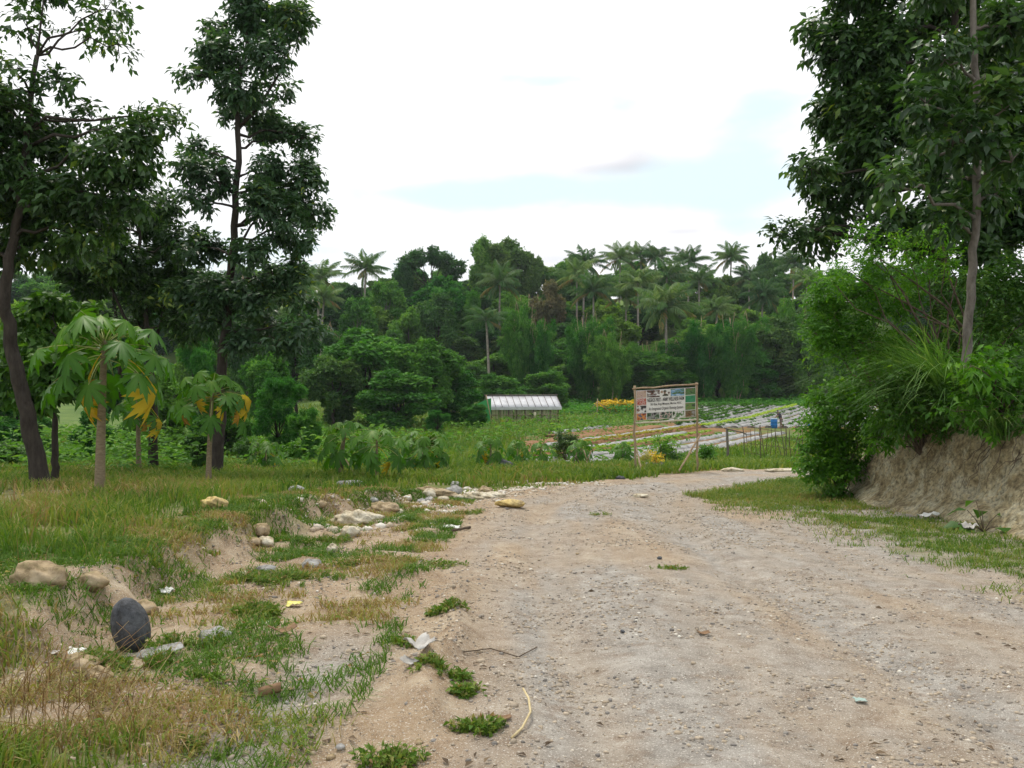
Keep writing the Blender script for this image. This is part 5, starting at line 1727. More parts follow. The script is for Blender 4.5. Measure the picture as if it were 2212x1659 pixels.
def weeds_field():
    """Maize, weeds and vines filling the field's left and far parts."""
    mb = MB()
    n = 15000
    y = R.uniform(40, 112, n)
    x = R.uniform(-.34, .20, n) * y
    p = PV[0] * x + PV[1] * y
    keep = (p < -30) | (x < .5 + R.normal(0, 1.0, n))
    keep |= (y < 74) & (p < -17) & (R.uniform(0, 1, n) < .55)
    keep &= (fbm(x * .3, y * .3, 111) > .36) & ~((y > 97) & (x > -2))
    inrow = (p > -34) & (x > 1)
    x, y = x[keep], y[keep]
    pos = np.stack([x, y, H(x, y)], -1)
    r = np.clip(.25 + .9 * (fbm(x * .12, y * .12, 112) - .45) + R.normal(0, .13, len(x)), 0, .95)
    blades(mb, pos, R.uniform(.35, 1.1, len(x)) * np.where(inrow[keep], .35, 1), R.uniform(.06, .13, len(x)), R.uniform(.4, 1.3, len(x)), r)
    tag(mb.build('maize_and_weeds', GRASS_M), 'ragged maize and weeds growing left of the plastic-covered beds', 'weeds', None, 'stuff')
    mb = MB()
    n = 15000
    y = R.uniform(38, 100, n)
    x = R.uniform(-.34, .20, n) * y
    p = PV[0] * x + PV[1] * y
    keep = ((p < -30) | (x < 1) | ((y < 74) & (R.uniform(0, 1, n) < .22))) & (fbm(x * .22, y * .22, 211) > .46)
    x, y = x[keep], y[keep]
    n = len(x)
    an = R.uniform(0, 6.3, n)
    a = nz(np.stack([np.cos(an), np.sin(an), R.uniform(-.2, .7, n)], -1))
    nn = nz(np.array([0, 0, 1.0]) + .6 * R.normal(size=(n, 3)))
    nn = nz(nn - a * np.sum(a * nn, 1, keepdims=True))
    L = R.uniform(.18, .5, n)
    leaves(mb, np.stack([x, y, H(x, y) + R.uniform(.05, .9, n) * np.where(p[keep] < -30, 1, .4)], -1), a, nn, L, L * .4, np.clip(R.normal(.45, .22, n), 0, 1), .3, .15, True)
    tag(mb.build('field_weeds', LEAF_FAR_MID), 'broad-leaved weeds mixed into the maize and between the beds', 'weeds', None, 'stuff')
    mb = MB()
    n = 20000
    y = R.uniform(96, 122, n)
    x = R.uniform(4, 60, n)
    keep = ((x < 15.2) & (y > 98)) | (y > 110.5)
    x, y = x[keep], y[keep]
    n = len(x)
    an = R.uniform(0, 6.3, n)
    a = nz(np.stack([np.cos(an), np.sin(an), R.uniform(-.1, .6, n)], -1))
    nn = nz(np.array([0, 0, 1.0]) + .35 * R.normal(size=(n, 3)))
    nn = nz(nn - a * np.sum(a * nn, 1, keepdims=True))
    h = R.uniform(0, 1, n) * (.35 + .6 * sstep(.4, .7, fbm(x * .25, y * .25, 114)))
    L = R.uniform(.3, .6, n)
    leaves(mb, np.stack([x, y, H(x, y) + h], -1), a, nn, L, L * .6, np.clip(R.normal(.62, .2, n), 0, 1), .2, .15, True)
    tag(mb.build('vine_cover', LEAF_FAR_BRIGHT), 'emerald low vines along the foot of the wood behind the beds', 'ground cover', None, 'stuff')
    mb = MB()
    n = 16000
    y = R.uniform(22, 62, n)
    x = R.uniform(-.66, -.14, n) * y
    cl = fbm(x * .35, y * .35, 118)
    keep = (cl > .44) & ~((x > -9) & (y < 29)) & (y > 24.5)
    x, y, cl = x[keep], y[keep], cl[keep]
    n = len(x)
    an = R.uniform(0, 6.3, n)
    a = nz(np.stack([np.cos(an), np.sin(an), R.uniform(-.2, .6, n)], -1))
    nn = nz(np.array([0, 0, 1.0]) + .4 * R.normal(size=(n, 3)))
    nn = nz(nn - a * np.sum(a * nn, 1, keepdims=True))
    L = R.uniform(.14, .32, n)
    z = H(x, y) + R.uniform(0, 1, n) * np.clip((cl - .42) * 9, .2, 1.5)
    leaves(mb, np.stack([x, y, z], -1), a, nn, L, L * .5, np.clip(R.normal(.45, .2, n), 0, 1), .2, .15, True)
    tag(mb.build('undergrowth', LEAF_FAR_MID), 'leafy undergrowth down the slope behind the papaya trunks', 'undergrowth', None, 'stuff')


weeds_field()
for i, (u, v, w, h, lab) in enumerate([(1312, 890, 3.2, 1.15, 'left clump of the yellow-flowering hedge by the field'), (1345, 889, 3.2, 1.25, 'right clump of the yellow-flowering hedge, nearest the billboard')]):
    small_bush('flowering_hedge', lab, ground(u, v), w, h, LEAF_GOLD, .26, .16, 10, cat='hedge', group='yellow-flowering hedge', rbase=.55, n=12, dr=.1)
g0 = ground(1289, 908)
stake('bamboo tripod pole standing left of the yellow-flowering hedge', [[g0 - [0, 0, .1], g0 + [.1, 0, 2.3]], [g0 + [.1, 0, 2.0], g0 + [1.6, .6, .8]], [g0 + [.1, 0, 2.0], g0 + [-.55, .3, 1.2]]], .04, 'pole', M_BAMBOO, 'pole')


# ------------------------------------------------------------------ greenhouse
def build_greenhouse():
    d = 86.0
    c0 = np.array([(1062 - CX) / F * d, d, 0])
    c1 = np.array([(1206 - CX) / F * (d + 1.2), d + 1.2, 0])
    zg = float(H(c0[:1], c0[1:2])[0]) - .05
    root = empty('greenhouse', ((c0 + c1) / 2 * [1, 1, 0]) + [0, 0, zg], 'low white plastic-roofed greenhouse with open pole walls at the wood edge', 'greenhouse')
    ex = nz((c1 - c0) * [1, 1, 0])
    W = np.linalg.norm((c1 - c0)[:2])
    ey = np.array([-ex[1], ex[0], 0])
    D, eave, ridge = 4.2, 1.75, 2.75

    def q(x, y, z):
        return np.array([c0[0], c0[1], zg]) + ex * x + ey * y + [0, 0, z]
    film = rough_mat('white_roof_film', (.36, .36, .38), (.60, .60, .63), 1.3, rough=.35, bump=.25, spec=.5, dist=.05)
    for y0, y1, z0, z1 in ((-.3, D / 2, eave - .1, ridge), (D + .3, D / 2, eave - .1, ridge)):
        mb = MB()
        n = 23
        V = []
        for k in range(n):
            x = -.3 + (W + .6) * k / (n - 1)
            s = .05 * (k % 2)
            for t in (0, .35, .7, 1):
                V.append(q(x + (.9 * (t) if False else 0), y0 + (y1 - y0) * t, z0 + (z1 - z0) * t - s * math.sin(t * PI) - .0))
        mb.add(V, None, [(k * 4 + j, (k + 1) * 4 + j, (k + 1) * 4 + j + 1, k * 4 + j + 1) for k in range(n - 1) for j in range(3)])
        o = mb.build('roof', film, root, False)
        o.modifiers.new('thickness', 'SOLIDIFY').thickness = .02
        bb = MB()
        for k in range(0, n, 2):
            x = -.3 + (W + .6) * k / (n - 1)
            tube(bb, [q(x, y0, z0 + .03), q(x, y1, z1 + .03)], .022, 5)
        sub_build(bb, 'roof_battens', M_STICK, o)
        vb = MB()
        V = [q(-.3, y0, z0), q(W + .3, y0, z0), q(W + .3, y0 + .02, z0 - .28), q(-.3, y0 + .02, z0 - .28)]
        vb.add(V, None, [(0, 1, 2, 3)])
        sub_build(vb, 'valance', film, o)
    mb = MB()
    tube(mb, [q(-.5, D / 2, ridge + .08), q(W + .4, D / 2, ridge + .1)], .06, 6)
    mb.build('ridge_pole', M_BARK_GREY, root, True)
    for k in range(9):
        for y in (0, D):
            mb = MB()
            tube(mb, [q(W * k / 8, y, -.1), q(W * k / 8, y, eave)], .05, 6)
            mb.build('post', M_STICK, root, True)
    for z in (.25, .85):
        mb = MB()
        tube(mb, [q(-.1, -.06, z), q(W + .1, -.06, z)], .03, 5)
        mb.build('rail', M_BAMBOO, root, True)
    net = leaf_mat('straw_netting', [(0, (.30, .29, .21)), (1, (.46, .44, .34))], .4, .8, .1)
    mb = MB()
    for k in range(40):
        x = W * (k + .5) / 40 + R.normal(0, .03)
        mb.add([q(x - .075, .05, 0), q(x + .075, .05, 0), q(x + .075, .05, eave - .1), q(x - .075, .05, eave - .1)], None, [(0, 1, 2, 3)], R.uniform(0, 1))
    mb.build('slat_wall', net, root)
    mb = MB()
    mb.add([q(.62 * W, -.12, .55), q(.66 * W, -.12, .55), q(.66 * W, -.12, 1.15), q(.62 * W, -.12, 1.15)], None, [(0, 1, 2, 3)])
    o = mb.build('notice', flat_mat('cream_board', (.62, .58, .40)), root)
    o.modifiers.new('thickness', 'SOLIDIFY').thickness = .02
    # netted plot to its left
    b = np.array([c0[0] - 1.4, d - 2, float(H(c0[:1] - 1.4, c0[1:2] - 2)[0])])
    root = empty('net_enclosure', b, 'green shade net sagging between leaning poles left of the greenhouse', 'shade net')
    mb = MB()
    n = 8
    V = []
    for i in range(n):
        for j in range(5):
            t, s = i / (n - 1), j / 4
            V.append(b + [-1.6 + 3.0 * t, 1.2 * math.sin(t * 3), s * (2.5 - .5 * math.sin(t * PI)) + .1 * R.normal()])
    mb.add(V, None, [(i * 5 + j, (i + 1) * 5 + j, (i + 1) * 5 + j + 1, i * 5 + j + 1) for i in range(n - 1) for j in range(4)])
    mb.build('net', leaf_mat('green_net', [(0, (.03, .17, .10)), (1, (.05, .24, .14))], .5, .7, .2), root)
    for x0, x1 in ((1.5, .9), (-1.7, -1.5)):
        mb = MB()
        tube(mb, [b + [x0, -.05, -.1], b + [x1, 0, 2.9]], .05, 6)
        mb.build('pole', M_BAMBOO, root, True)


build_greenhouse()


# ------------------------------------------------------------------ farmer, drum and containers
def lathe(mb, c, prof, n=20, r=.5):
    V = [np.asarray(c) + [q * math.cos(a), q * math.sin(a), z] for q, z in prof for a in np.arange(n) * 2 * PI / n]
    k = len(prof)
    Q = [(i * n + j, i * n + (j + 1) % n, (i + 1) * n + (j + 1) % n, (i + 1) * n + j) for i in range(k - 1) for j in range(n)]
    mb.add(V + [np.asarray(c) + [0, 0, prof[0][1]], np.asarray(c) + [0, 0, prof[-1][1]]], [(k * n, (j + 1) % n, j) for j in range(n)] + [(k * n + 1, (k - 1) * n + j, (k - 1) * n + (j + 1) % n) for j in range(n)], Q, r)


DR = ground(1672, 925)
root = empty('drum', DR, 'tall blue plastic drum with a pale top rim beside the stooping farmer', 'drum')
mb = MB()
lathe(mb, DR, [(.27, 0), (.30, .04), (.30, .28), (.315, .30), (.30, .32), (.30, .58), (.315, .60), (.30, .62), (.30, .80), (.27, .84)])
mb.build('body', rough_mat('blue_plastic', (.015, .11, .33), (.025, .17, .45), 3, rough=.4, bump=0), root, True)
mb = MB()
lathe(mb, DR, [(.275, .82), (.306, .83), (.306, .90), (.27, .91), (.25, .90)])
mb.build('rim', flat_mat('pale_blue_rim', (.42, .52, .66)), root, True)
for u, v, lab, r, h, c in ((1748, 922, 'small blue bucket with a pale lid on the bed edge', .16, .30, (.02, .12, .32)), (1775, 923, 'round yellow container right of the small blue bucket', .17, .30, (.62, .60, .10))):
    b = ground(u, v)
    root = empty('bucket', b, lab, 'bucket')
    mb = MB()
    lathe(mb, b, [(r * .8, 0), (r * .95, h * .4), (r, h * .8), (r * .9, h)])
    mb.build('body', flat_mat('bucket_plastic', c, .4), root, True)
    mb = MB()
    lathe(mb, b, [(r * 1.02, h * .98), (r * 1.05, h * 1.05), (r * .9, h * 1.25), (r * .3, h * 1.35)])
    mb.build('lid', flat_mat('lid_plastic', (.62, .60, .36) if r < .165 else c, .4), root, True)


def skin_fig(name, verts, edges, rads, mat, parent, sub=2):
    me = bpy.data.meshes.new(name)
    off = np.array(parent.location)
    me.from_pydata([tuple(np.asarray(v) - off) for v in verts], edges, [])
    me.materials.append(mat)
    o = bpy.data.objects.new(name, me)
    o.parent = parent
    COL.objects.link(o)
    o.modifiers.new('skin', 'SKIN').use_smooth_shade = True
    for i, r in enumerate(rads):
        rr = r if isinstance(r, tuple) else (r, r)
        me.skin_vertices[0].data[i].radius = rr
    me.skin_vertices[0].data[0].use_root = True
    s = o.modifiers.new('smooth', 'SUBSURF')
    s.levels = s.render_levels = sub
    return o


def build_farmer():
    # stands right of the drum, bent towards it (facing -x), both hands on the rim
    b = on_ground(DR[0] + .62, DR[1] + .05)
    root = empty('person', b, 'person in dark clothes and a cap stooping over the blue drum', 'person')
    skin, cloth, short = flat_mat('skin', (.20, .11, .07)), rough_mat('dark_shirt', (.03, .028, .04), (.07, .065, .085), 12, bump=0), rough_mat('grey_shorts', (.16, .12, .12), (.26, .20, .20), 12, bump=0)
    f = lambda x, y, z: b + [x, y, z]
    V = [f(.02, 0, .82), f(-.02, 0, 1.02), f(-.10, 0, 1.22), f(-.17, 0, 1.36), f(-.21, 0, 1.43), f(-.25, 0, 1.50), f(-.27, 0, 1.58)]
    rad = [(.13, .15), (.12, .14), (.12, .16), (.07, .09), .048, (.075, .08), (.08, .085)]
    E = [(0, 1), (1, 2), (2, 3), (3, 4), (4, 5), (5, 6)]

    def chain(start, pts, rs):
        prev = start
        for p, r in zip(pts, rs):
            V.append(f(*p))
            rad.append(r)
            E.append((prev, len(V) - 1))
            prev = len(V) - 1
        return prev
    for s, reach in ((-1, -.02), (1, .02)):
        h = chain(3, [(-.17, s * .17, 1.33), (-.32, s * .20, 1.10), (-.47 + reach, s * .15, .98), (-.53 + reach, s * .14, .965)], [.052, .043, .032, .03])
        for k, (fy, fl) in enumerate(((-.035, .065), (-.012, .075), (.012, .07), (.034, .055))):
            chain(h, [(-.56 + reach, s * .14 + fy * .8, .958), (-.56 + reach - fl * .6, s * .14 + fy, .945), (-.56 + reach - fl, s * .14 + fy, .92)], [.010, .009, .007])
        chain(h, [(-.54 + reach, s * .14 - s * .045, .955), (-.57 + reach, s * .14 - s * .06, .945)], [.011, .009])
    for s, fwd in ((-1, -.05), (1, .26)):
        chain(0, [(.03 + fwd * .2, s * .10, .76), (fwd * .45 - .03, s * .11, .44), (fwd + .02, s * .11, .08), (fwd - .10, s * .12, .035), (fwd - .16, s * .12, .03)], [.085, .06, .04, .038, .03])
    skin_fig('body', V, E, rad, skin, root)
    # shirt and shorts follow the body
    V, E, rad = [f(.02, 0, .80), f(-.02, 0, 1.02), f(-.10, 0, 1.22), f(-.165, 0, 1.35)], [(0, 1), (1, 2), (2, 3)], [(.145, .165), (.137, .16), (.137, .178), (.085, .11)]
    for s in (-1, 1):
        chain(3, [(-.17, s * .18, 1.325), (-.26, s * .20, 1.20)], [.066, .062])
    skin_fig('shirt', V, E, rad, cloth, root)
    V, E, rad = [f(.02, 0, .84)], [], [(.145, .165)]
    for s, fwd in ((-1, -.05), (1, .26)):
        chain(0, [(.03 + fwd * .2, s * .10, .74), (fwd * .45 - .02, s * .11, .50)], [.10, .085])
    skin_fig('shorts', V, E, rad, short, root)
    mb = MB()
    lathe(mb, f(-.268, 0, 1.60), [(.098, 0), (.095, .04), (.07, .085), (.02, .10)], 12)
    mb.add([f(-.34, -.07, 1.61), f(-.34, .07, 1.61), f(-.44, .05, 1.59), f(-.44, -.05, 1.59), f(-.34, -.07, 1.60), f(-.34, .07, 1.60), f(-.44, .05, 1.58), f(-.44, -.05, 1.58)], None, [(0, 1, 2, 3), (7, 6, 5, 4), (0, 3, 7, 4), (1, 0, 4, 5), (2, 1, 5, 6), (3, 2, 6, 7)])
    mb.build('cap', cloth, root)
    mb = MB()                                     # face: nose, eyes, mouth, ears
    for x, y, z, r in ((-.362, 0, 1.545, .014), (-.345, -.03, 1.565, .009), (-.345, .03, 1.565, .009), (-.345, 0, 1.51, .012), (-.262, -.088, 1.55, .022), (-.262, .088, 1.55, .022)):
        lathe(mb, f(x, y, z), [(r * .3, -r), (r, -r * .3), (r, r * .3), (r * .3, r)], 8)
    mb.build('face_features', skin, root)


build_farmer()

# ------------------------------------------------------------------ the wooded hillside
def proto(name, leafm, bark, blobs, trunk_h, tr, L, W, dens, seed, k=5, tw=.5, dr=.3, rbase=.45, top_light=0, multi=0):
    """Crown and trunk meshes of one kind of tree, 10 m tall and about 8 m wide, shared by its copies."""
    g = np.random.default_rng(seed)
    mb = MB()
    limb(mb, (0, 0, -.6), (0, 0, trunk_h), tr, tr * .55, 0, 6, 8)
    for bl in blobs[::1 if len(blobs) < 40 else 9]:
        limb(mb, (0, 0, trunk_h * .8), bl[:3], tr * .4, .03, .05, 5, 5)
    for i in range(multi):
        a = g.uniform(0, 6.3)
        limb(mb, (.5 * math.cos(a), .5 * math.sin(a), -.4), (2.0 * math.cos(a), 2.0 * math.sin(a), g.uniform(6, 9)), .07, .03, .12, 6, 5)
    tm = mb.mesh(name + '_trunk', bark, True)
    lb = MB()
    foliage(lb, blobs, dens * 1.15, k, L * .92, W * .92, tw, dr, far=True, rng=g, top_light=top_light, rbase=rbase, sub=9)
    return (lb.mesh(name + '_crown', leafm), tm)


def rb(seed, n, zc, zr, rr, size):
    g = np.random.default_rng(seed)
    out = []
    for i in range(n):
        a = g.uniform(0, 6.3)
        t = g.uniform(-1, 1)
        q = rr * math.sqrt(max(.05, 1 - t * t)) * g.uniform(.5, 1.0)
        s = g.uniform(*size)
        out.append((q * math.cos(a), q * math.sin(a), zc + zr * t, s, s, s * .8))
    return out


def plumes(seed, n=30):
    # leafy sprays along arching culms that bow out at the top
    g = np.random.default_rng(seed)
    out = []
    for i in range(n):
        a = g.uniform(0, 6.3)
        top, reach = g.uniform(4.0, 10.4), g.uniform(1.4, 4.6)
        for t in np.linspace(.28, 1, 6):
            q = .5 + reach * t ** 2.2
            z = top * (t - .22 * t ** 4)
            s_ = g.uniform(.38, .8) * (1.15 - .4 * t)
            out.append((q * math.cos(a) + g.normal(0, .25), q * math.sin(a) + g.normal(0, .25), z, s_, s_, s_ * 1.1))
    return out


KINDS = {
    'dense': proto('dense', LEAF_FAR_DARK, M_BARK_DARK, rb(1, 17, 6.2, 2.8, 2.8, (.8, 2.1)), 4.5, .28, .42, .24, 14, 1),
    'round': proto('round', LEAF_FAR_DARK, M_BARK_DARK, rb(2, 18, 5.2, 3.6, 3.1, (.8, 2.2)), 3.5, .26, .42, .25, 14, 2),
    'leafy': proto('leafy', LEAF_FAR_MID, M_BARK_DARK, rb(3, 18, 5.4, 3.6, 3.0, (.8, 2.1)), 3.8, .24, .42, .24, 14, 3),
    'airy': proto('airy', LEAF_FAR_MID, M_BARK_GREY, rb(4, 17, 6.6, 2.6, 3.0, (.6, 1.6)), 5, .18, .36, .18, 12, 4),
    'spread': proto('spread', LEAF_FAR_DARK, M_BARK_DARK, [(x, y, 8.2 + z, 1.25, 1.25, .8) for x, y, z in ((-3, 0, 0), (-1.4, 1, .9), (.4, -1, 1.1), (2, .5, .5), (3.2, -.4, -.4), (-2.2, -1.2, .3), (1, 1.5, .6), (-3.4, .6, -1), (2.9, 1, -1.2))], 6.5, .2, .38, .2, 14, 5),
    'bush': proto('bush', LEAF_FAR_MID, M_BARK_DARK, rb(6, 20, 4.4, 4.2, 3.3, (.8, 2.2)), 2.5, .2, .40, .22, 14, 6),
    'bamboo': proto('bamboo', LEAF_FAR_BRIGHT, M_BAMBOO, plumes(7), 3, .1, .46, .085, 13, 7, 6, .6, .7, .45, 0, 16),
    'rusty': proto('rusty', LEAF_FAR_RUST, M_BARK_DARK, rb(8, 16, 6.0, 3.0, 2.9, (.7, 1.9)), 4, .2, .40, .22, 12, 8),
    'feather': proto('feather', LEAF_FAR_BRIGHT, M_BARK_DARK, rb(9, 22, 4.9, 3.8, 3.0, (.7, 1.5)), 3, .15, .34, .12, 18, 9, 6),
}
CATS = {'bamboo': ('bamboo_clump', 'bamboo')}


def hill_tree(kind, u, vtop, d, wpx, label, group='trees on the wooded hillside', x=None, height=None):
    x = (u - CX) / F * d if x is None else x
    z = float(H(np.array([x]), np.array([d]))[0])
    h = (EYE + (CY - vtop) / F * d - z) if height is None else height
    w = wpx / F * d
    nm, cat = CATS.get(kind, ('forest_tree', 'tree'))
    root = empty(nm, (x, d, z), label, cat, group)
    root.rotation_euler = (0, 0, R.uniform(0, 6.28))
    root.scale = (w / 7.6, w / 7.6, h / 10.0)
    cm, tm = KINDS[kind]
    for pn, me in (('crown' if kind != 'bamboo' else 'foliage', cm), ('trunk' if kind != 'bamboo' else 'culms', tm)):
        o = bpy.data.objects.new(pn, me)
        o.parent = root
        COL.objects.link(o)
    return root


def palm_proto(seed, lean, nf=20):
    g = np.random.default_rng(seed)
    lb = MB()
    for i in range(nf):
        az = i * 2.4 + g.uniform(-.2, .2)
        f = i / nf
        el = 1.42 - 1.75 * f + g.normal(0, .14)
        ln = g.uniform(4.2, 5.6) * (.8 if f < .12 else 1)
        t = np.linspace(0, 1, 14)
        ang = el - (.75 + .55 * (1 - f) + g.uniform(-.15, .35)) * t ** 1.5
        ds = ln / 13
        rr = np.concatenate([[0], np.cumsum(np.cos(ang[:-1]) * ds)])
        zz = np.concatenate([[0], np.cumsum(np.sin(ang[:-1]) * ds)])
        d = np.array([math.cos(az), math.sin(az)])
        pts = np.stack([d[0] * rr, d[1] * rr, zz], -1)
        r0 = .12 * g.uniform() if f > .9 else g.uniform(.3, .9)
        tube(lb, pts, np.linspace(.05, .012, 14), 4, min(1, r0 + .25))
        n = 30
        tt = np.repeat(np.linspace(.12, 1, n), 2)
        base = np.stack([np.interp(tt, t, pts[:, k]) for k in range(3)], -1)
        tg = nz(np.stack([np.interp(tt, t, np.gradient(pts[:, k])) for k in range(3)], -1))
        s = np.array([-d[1], d[0], 0]) * np.where(np.arange(2 * n) % 2, 1, -1)[:, None]
        a = nz(s * .75 + tg * .6 - np.array([0, 0, .55]) + .1 * g.normal(size=(2 * n, 3)))
        nn = nz(np.array([0, 0, 1.0]) + .4 * s)
        nn = nz(nn - a * np.sum(a * nn, 1, keepdims=True))
        l = 1.05 * np.sin(np.clip(tt * .9 + .12, 0, 1) * PI) ** .6 + .15
        leaves(lb, base, a, nn, l, .085, np.clip(r0 + g.normal(0, .1, 2 * n), 0, 1), .3, .1, True)
    return lb.mesh('palm_crown', LEAF_PALM)


PALMS = [palm_proto(s, 0, n) for s, n in ((1, 22), (2, 28), (3, 18), (4, 25), (5, 30), (6, 20))]


def palm(u, v, d, rpx, label, lean=0.0, group='coconut palms on the hillside'):
    x = (u - CX) / F * d
    z = EYE + (CY - v) / F * d
    zg = float(H(np.array([x]), np.array([d]))[0])
    b = np.array([x - lean, d, zg])
    root = empty('coconut_palm', b, label, 'palm', group)
    mb = MB()
    t = np.linspace(0, 1, 9)[:, None]
    pts = b - [0, 0, .3] + (np.array([x, d, z]) - b + [0, 0, .3]) * t + np.array([-lean * .5, 0, 0]) * (t - t * t)
    tube(mb, pts, np.linspace(.23, .14, 9), 7)
    mb.build('trunk', M_PALM_BARK, root, True)
    o = bpy.data.objects.new('crown', PALMS[int(R.integers(0, 6))])
    o.parent = root
    o.location = (float(x - b[0]), 0, z - zg)
    s = rpx / F * d / 4.0 * R.uniform(.92, 1.18)
    o.scale = (s, s, s * R.uniform(.9, 1.15))
    o.rotation_euler = (R.normal(0, .16), R.normal(0, .16), R.uniform(0, 6.28))
    COL.objects.link(o)
    return root


for a in [
    (790, 582, 150, 42, 'lone coconut palm against the sky left of the spreading skyline tree', .4),
    (695, 600, 140, 44, 'coconut palm right of the tall slender tree with a leaning trunk', 1.2),
    (645, 615, 118, 40, 'coconut palm half hidden by the tall slender tree, with a straight pale trunk', 0),
    (700, 645, 132, 40, 'lower coconut palm with drooping tan fronds below its leaning neighbour', .8),
    (1080, 612, 148, 46, 'coconut palm just below the highest trees of the skyline', .2),
    (1050, 690, 116, 46, 'nearest coconut palm with a bare slanting trunk left of the tall bamboo', -.5),
    (1262, 568, 166, 40, 'coconut palm topping the skyline right of the highest trees', .2),
    (1282, 628, 142, 50, 'full-crowned coconut palm below the skyline right of the tall bamboo', 0),
    (1246, 600, 156, 42, 'coconut palm left of the full-crowned palm', 0),
    (1340, 558, 172, 38, 'first palm of the skyline cluster above the billboard', .3),
    (1384, 553, 174, 38, 'second palm of the skyline cluster above the billboard', -.2),
    (1416, 556, 172, 40, 'third palm of the skyline cluster, fronds blown right', .3),
    (1378, 612, 142, 50, 'tall coconut palm with a long straight trunk above the billboard', 0),
    (1352, 640, 146, 40, 'coconut palm behind the long straight trunk on its left', 0),
    (1440, 600, 152, 46, 'coconut palm between the skyline cluster and the lower drooping palm', .2),
    (1438, 664, 124, 56, 'big drooping coconut palm with tan hanging fronds above the billboard', -.2),
    (1488, 568, 166, 42, 'well-separated coconut palm on the skyline right of the cluster', .2),
    (1510, 605, 160, 40, 'coconut palm just below the well-separated one', 0),
    (1580, 556, 170, 36, 'tallest coconut palm standing alone right on the skyline', .5),
    (1548, 668, 126, 34, 'small coconut palm among bamboo right of the drooping palm', 0),
    (1648, 640, 140, 46, 'coconut palm right of the lone skyline palm, partly in bamboo', .4),
    (1618, 600, 164, 34, 'small distant palm under the lone skyline palm', 0),
    (1715, 572, 172, 40, 'coconut palm beside the small dark skyline tree', .3),
    (1768, 652, 128, 42, 'coconut palm with tan fronds beside the bank shrubs', .3),
    (1742, 605, 160, 36, 'coconut palm above the tan-fronded palm near the bank', 0),
    (590, 640, 128, 40, 'coconut palm glimpsed behind the tall slender tree', 0),
]:
    palm(*a)

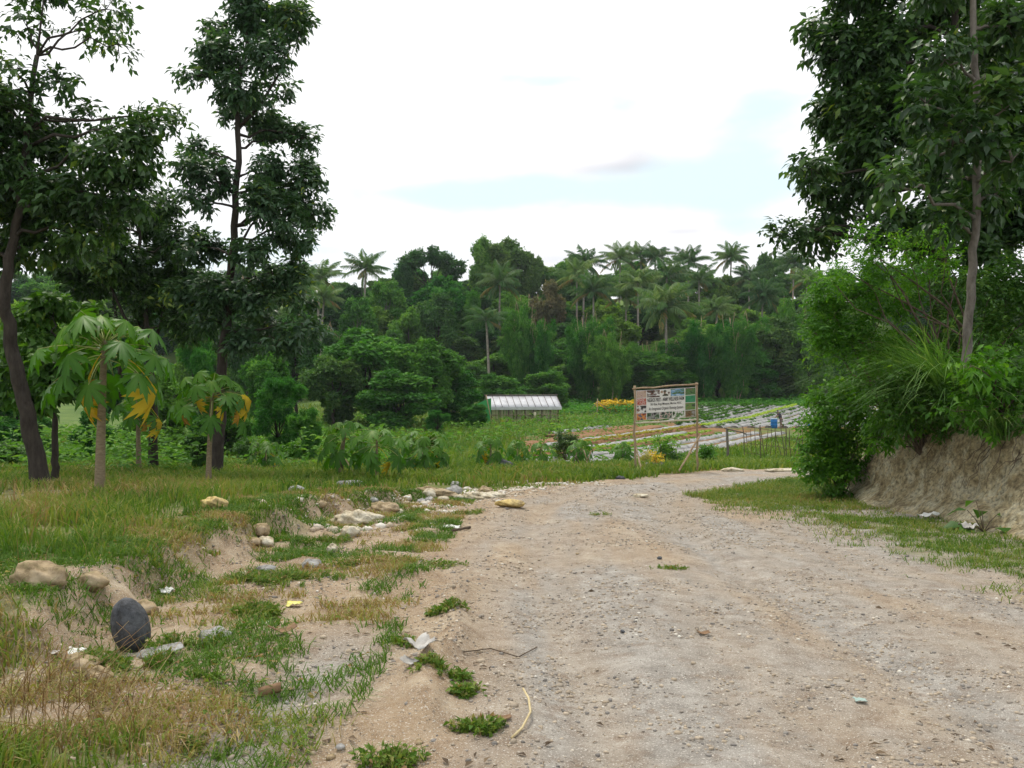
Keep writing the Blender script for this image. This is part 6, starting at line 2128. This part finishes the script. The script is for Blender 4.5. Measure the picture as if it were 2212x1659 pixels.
for a in [
    ('dense', 1095, 520, 178, 120, 'highest dense tree of the skyline'),
    ('airy', 1040, 512, 176, 84, 'pale-topped loose tree forming the left shoulder of the skyline peak'),
    ('round', 1150, 538, 178, 66, 'dark rounded tree forming the right shoulder of the skyline peak'),
    ('spread', 930, 538, 164, 128, 'umbrella-crowned skyline tree with gaps under its canopy'),
    ('dense', 868, 572, 160, 56, 'small dark tree left of the umbrella-crowned tree'),
    ('dense', 1655, 548, 184, 46, 'small dark bushy tree on the skyline near the right'),
    ('round', 1580, 588, 166, 76, 'dark tree under the tallest lone palm'),
    ('dense', 1200, 590, 180, 80, 'low dark tree filling the skyline dip'),
    ('leafy', 960, 590, 142, 130, 'large green tree under the umbrella-crowned tree'),
    ('airy', 830, 605, 140, 110, 'pale tree with visible thin trunk under the lone palm'),
    ('airy', 770, 640, 132, 100, 'olive tree left of the pale thin-trunked tree'),
    ('leafy', 880, 660, 128, 90, 'light green tree below the umbrella-crowned tree'),
    ('feather', 1015, 612, 138, 66, 'light green slender tree left of the nearest palm'),
    ('dense', 940, 640, 130, 110, 'shadowy tree behind the big spreading thicket'),
    ('rusty', 1185, 610, 150, 90, 'rust-tinged tree above the tall bamboo'),
    ('bamboo', 1130, 622, 116, 84, 'tall bright bamboo column right of the nearest palm'),
    ('bamboo', 1165, 655, 115, 60, 'shorter bamboo column against the tall bright one'),
    ('bamboo', 1265, 650, 118, 90, 'soft green bamboo left of the long palm trunk'),
    ('bamboo', 1320, 690, 114, 90, 'yellowish bamboo under the long palm trunk'),
    ('bamboo', 1525, 662, 120, 90, 'bamboo right of the big drooping palm'),
    ('bamboo', 1585, 650, 120, 110, 'broad bamboo mass under the lone skyline palm'),
    ('bamboo', 1480, 715, 124, 110, 'low bamboo behind the right post of the billboard'),
    ('bamboo', 1400, 720, 124, 80, 'low bamboo between the billboard and the palms'),
    ('bamboo', 1720, 610, 130, 100, 'bamboo near the bank shrubs on the right'),
    ('round', 1330, 744, 120, 140, 'dark rounded tree straight behind the billboard'),
    ('dense', 1260, 764, 121, 110, 'dark tree left of the one behind the billboard'),
    ('bush', 1430, 762, 120, 130, 'dark thicket right of the tree behind the billboard'),
    ('leafy', 1555, 722, 125, 140, 'dense green tree at the wood edge above the far beds'),
    ('dense', 1660, 690, 125, 130, 'glossy dark tree at the wood edge near the bank'),
    ('bush', 1620, 762, 123, 120, 'low dark thicket above the far beds'),
    ('leafy', 1740, 700, 123, 110, 'green tree at the wood edge beside the bank shrubs'),
    ('leafy', 800, 706, 80, 220, 'big spreading thicket tree in front of the wood'),
    ('round', 720, 760, 76, 130, 'rounded tree forming the left side of the big thicket'),
    ('leafy', 930, 728, 80, 150, 'tree forming the right side of the big thicket'),
    ('bush', 860, 800, 74, 190, 'low dark bush at the front of the big thicket'),
    ('bush', 980, 800, 82, 120, 'leafy bush under the nearest palm'),
    ('bush', 1075, 808, 98, 110, 'bush behind the greenhouse ridge'),
    ('bush', 1180, 800, 106, 110, 'bush at the wood edge right of the greenhouse'),
    ('feather', 1025, 868, 76, 70, 'small feathery tree beside the green net'),
    ('feather', 945, 880, 66, 60, 'sapling at the wood edge left of the feathery tree'),
    ('dense', 640, 700, 84, 130, 'dark tree behind the tall slender trunk'),
    ('leafy', 580, 745, 62, 110, 'green tree right behind the tall slender trunk'),
    ('feather', 430, 700, 58, 90, 'pale green feathery tree left of the tall slender trunk'),
    ('feather', 600, 800, 44, 130, 'bright feathery bush behind the slanting papaya'),
    ('feather', 660, 870, 40, 80, 'low feathery bush behind the low papaya'),
    ('bush', 330, 800, 48, 150, 'dark bush behind the two left papayas'),
    ('dense', 230, 690, 64, 150, 'dark tree behind the round broadleaf tree'),
    ('leafy', 60, 650, 70, 180, 'tree beyond the leaning trunk at the left edge'),
    ('bush', 480, 850, 46, 120, 'shadowy bush behind the slanting papaya trunk'),
    ('bush', 30, 850, 44, 150, 'low bush at the far left edge'),
    ('leafy', 440, 640, 100, 130, 'distant tree between the two left trunks'),
    ('dense', 530, 660, 96, 120, 'distant dark tree behind the tall slender tree'),
    ('bush', 200, 880, 40, 90, 'round bush behind the tallest papaya trunk'),
    ('round', 430, 925, 27, 60, 'dark small tree hung with dead leaves behind the slanting papaya'),
]:
    hill_tree(a[0], a[1], a[2], a[3], a[4], a[5])

fill_lab = {'dense': 'dark broadleaf tree in the crowded upper wood', 'round': 'dark round-headed tree in the crowded wood', 'leafy': 'mid green tree in the crowded wood', 'airy': 'loose pale green tree in the upper wood', 'bush': 'leafy thicket on the hillside floor', 'bamboo': 'soft bamboo clump deep in the wood'}
for row, (y0, hm) in enumerate([(125, 6), (133, 8), (142, 8.5), (155, 9), (168, 9), (182, 9), (198, 9)]):
    for x in np.arange(-.62 * y0, .62 * y0, 7.6):
        xx, yy = x + R.uniform(-2.2, 2.2), y0 + R.uniform(-4, 4)
        kd = str(R.choice(['dense', 'round', 'leafy', 'airy', 'bush', 'bamboo'], p=[.2, .2, .25, .1, .15, .1]))
        if row == 0:
            kd = str(R.choice(['bush', 'leafy', 'round']))
        hill_tree(kd, 0, 0, yy, 8.6 / yy * F * R.uniform(.85, 1.2), fill_lab[kd], 'background trees of the wood, ' + kd, xx, hm * R.uniform(.65, 1.3))


# ------------------------------------------------------------------ the hazy air
def build_haze():
    mb = MB()
    x, y0, y1, z0, z1 = 3400, -80, 6300, -12, 165
    V = [(sx * x, yy, zz) for zz in (z0, z1) for sx, yy in ((-1, y0), (1, y0), (1, y1), (-1, y1))]
    m = bpy.data.materials.new('hazy_air')
    m.use_nodes = True
    N = m.node_tree.nodes
    N.clear()
    o_, p = N.new('ShaderNodeOutputMaterial'), N.new('ShaderNodeVolumePrincipled')
    p.inputs['Color'].default_value = (.86, .93, 1.0, 1)
    p.inputs['Density'].default_value = 0.00017
    m.node_tree.links.new(p.outputs[0], o_.inputs['Volume'])
    mb.add(V, None, [(3, 2, 1, 0), (4, 5, 6, 7), (0, 1, 5, 4), (1, 2, 6, 5), (2, 3, 7, 6), (3, 0, 4, 7)])
    o = mb.build('haze', m)
    tag(o, 'thin humid haze softening the wooded hillside', 'haze', None, 'stuff')


build_haze()
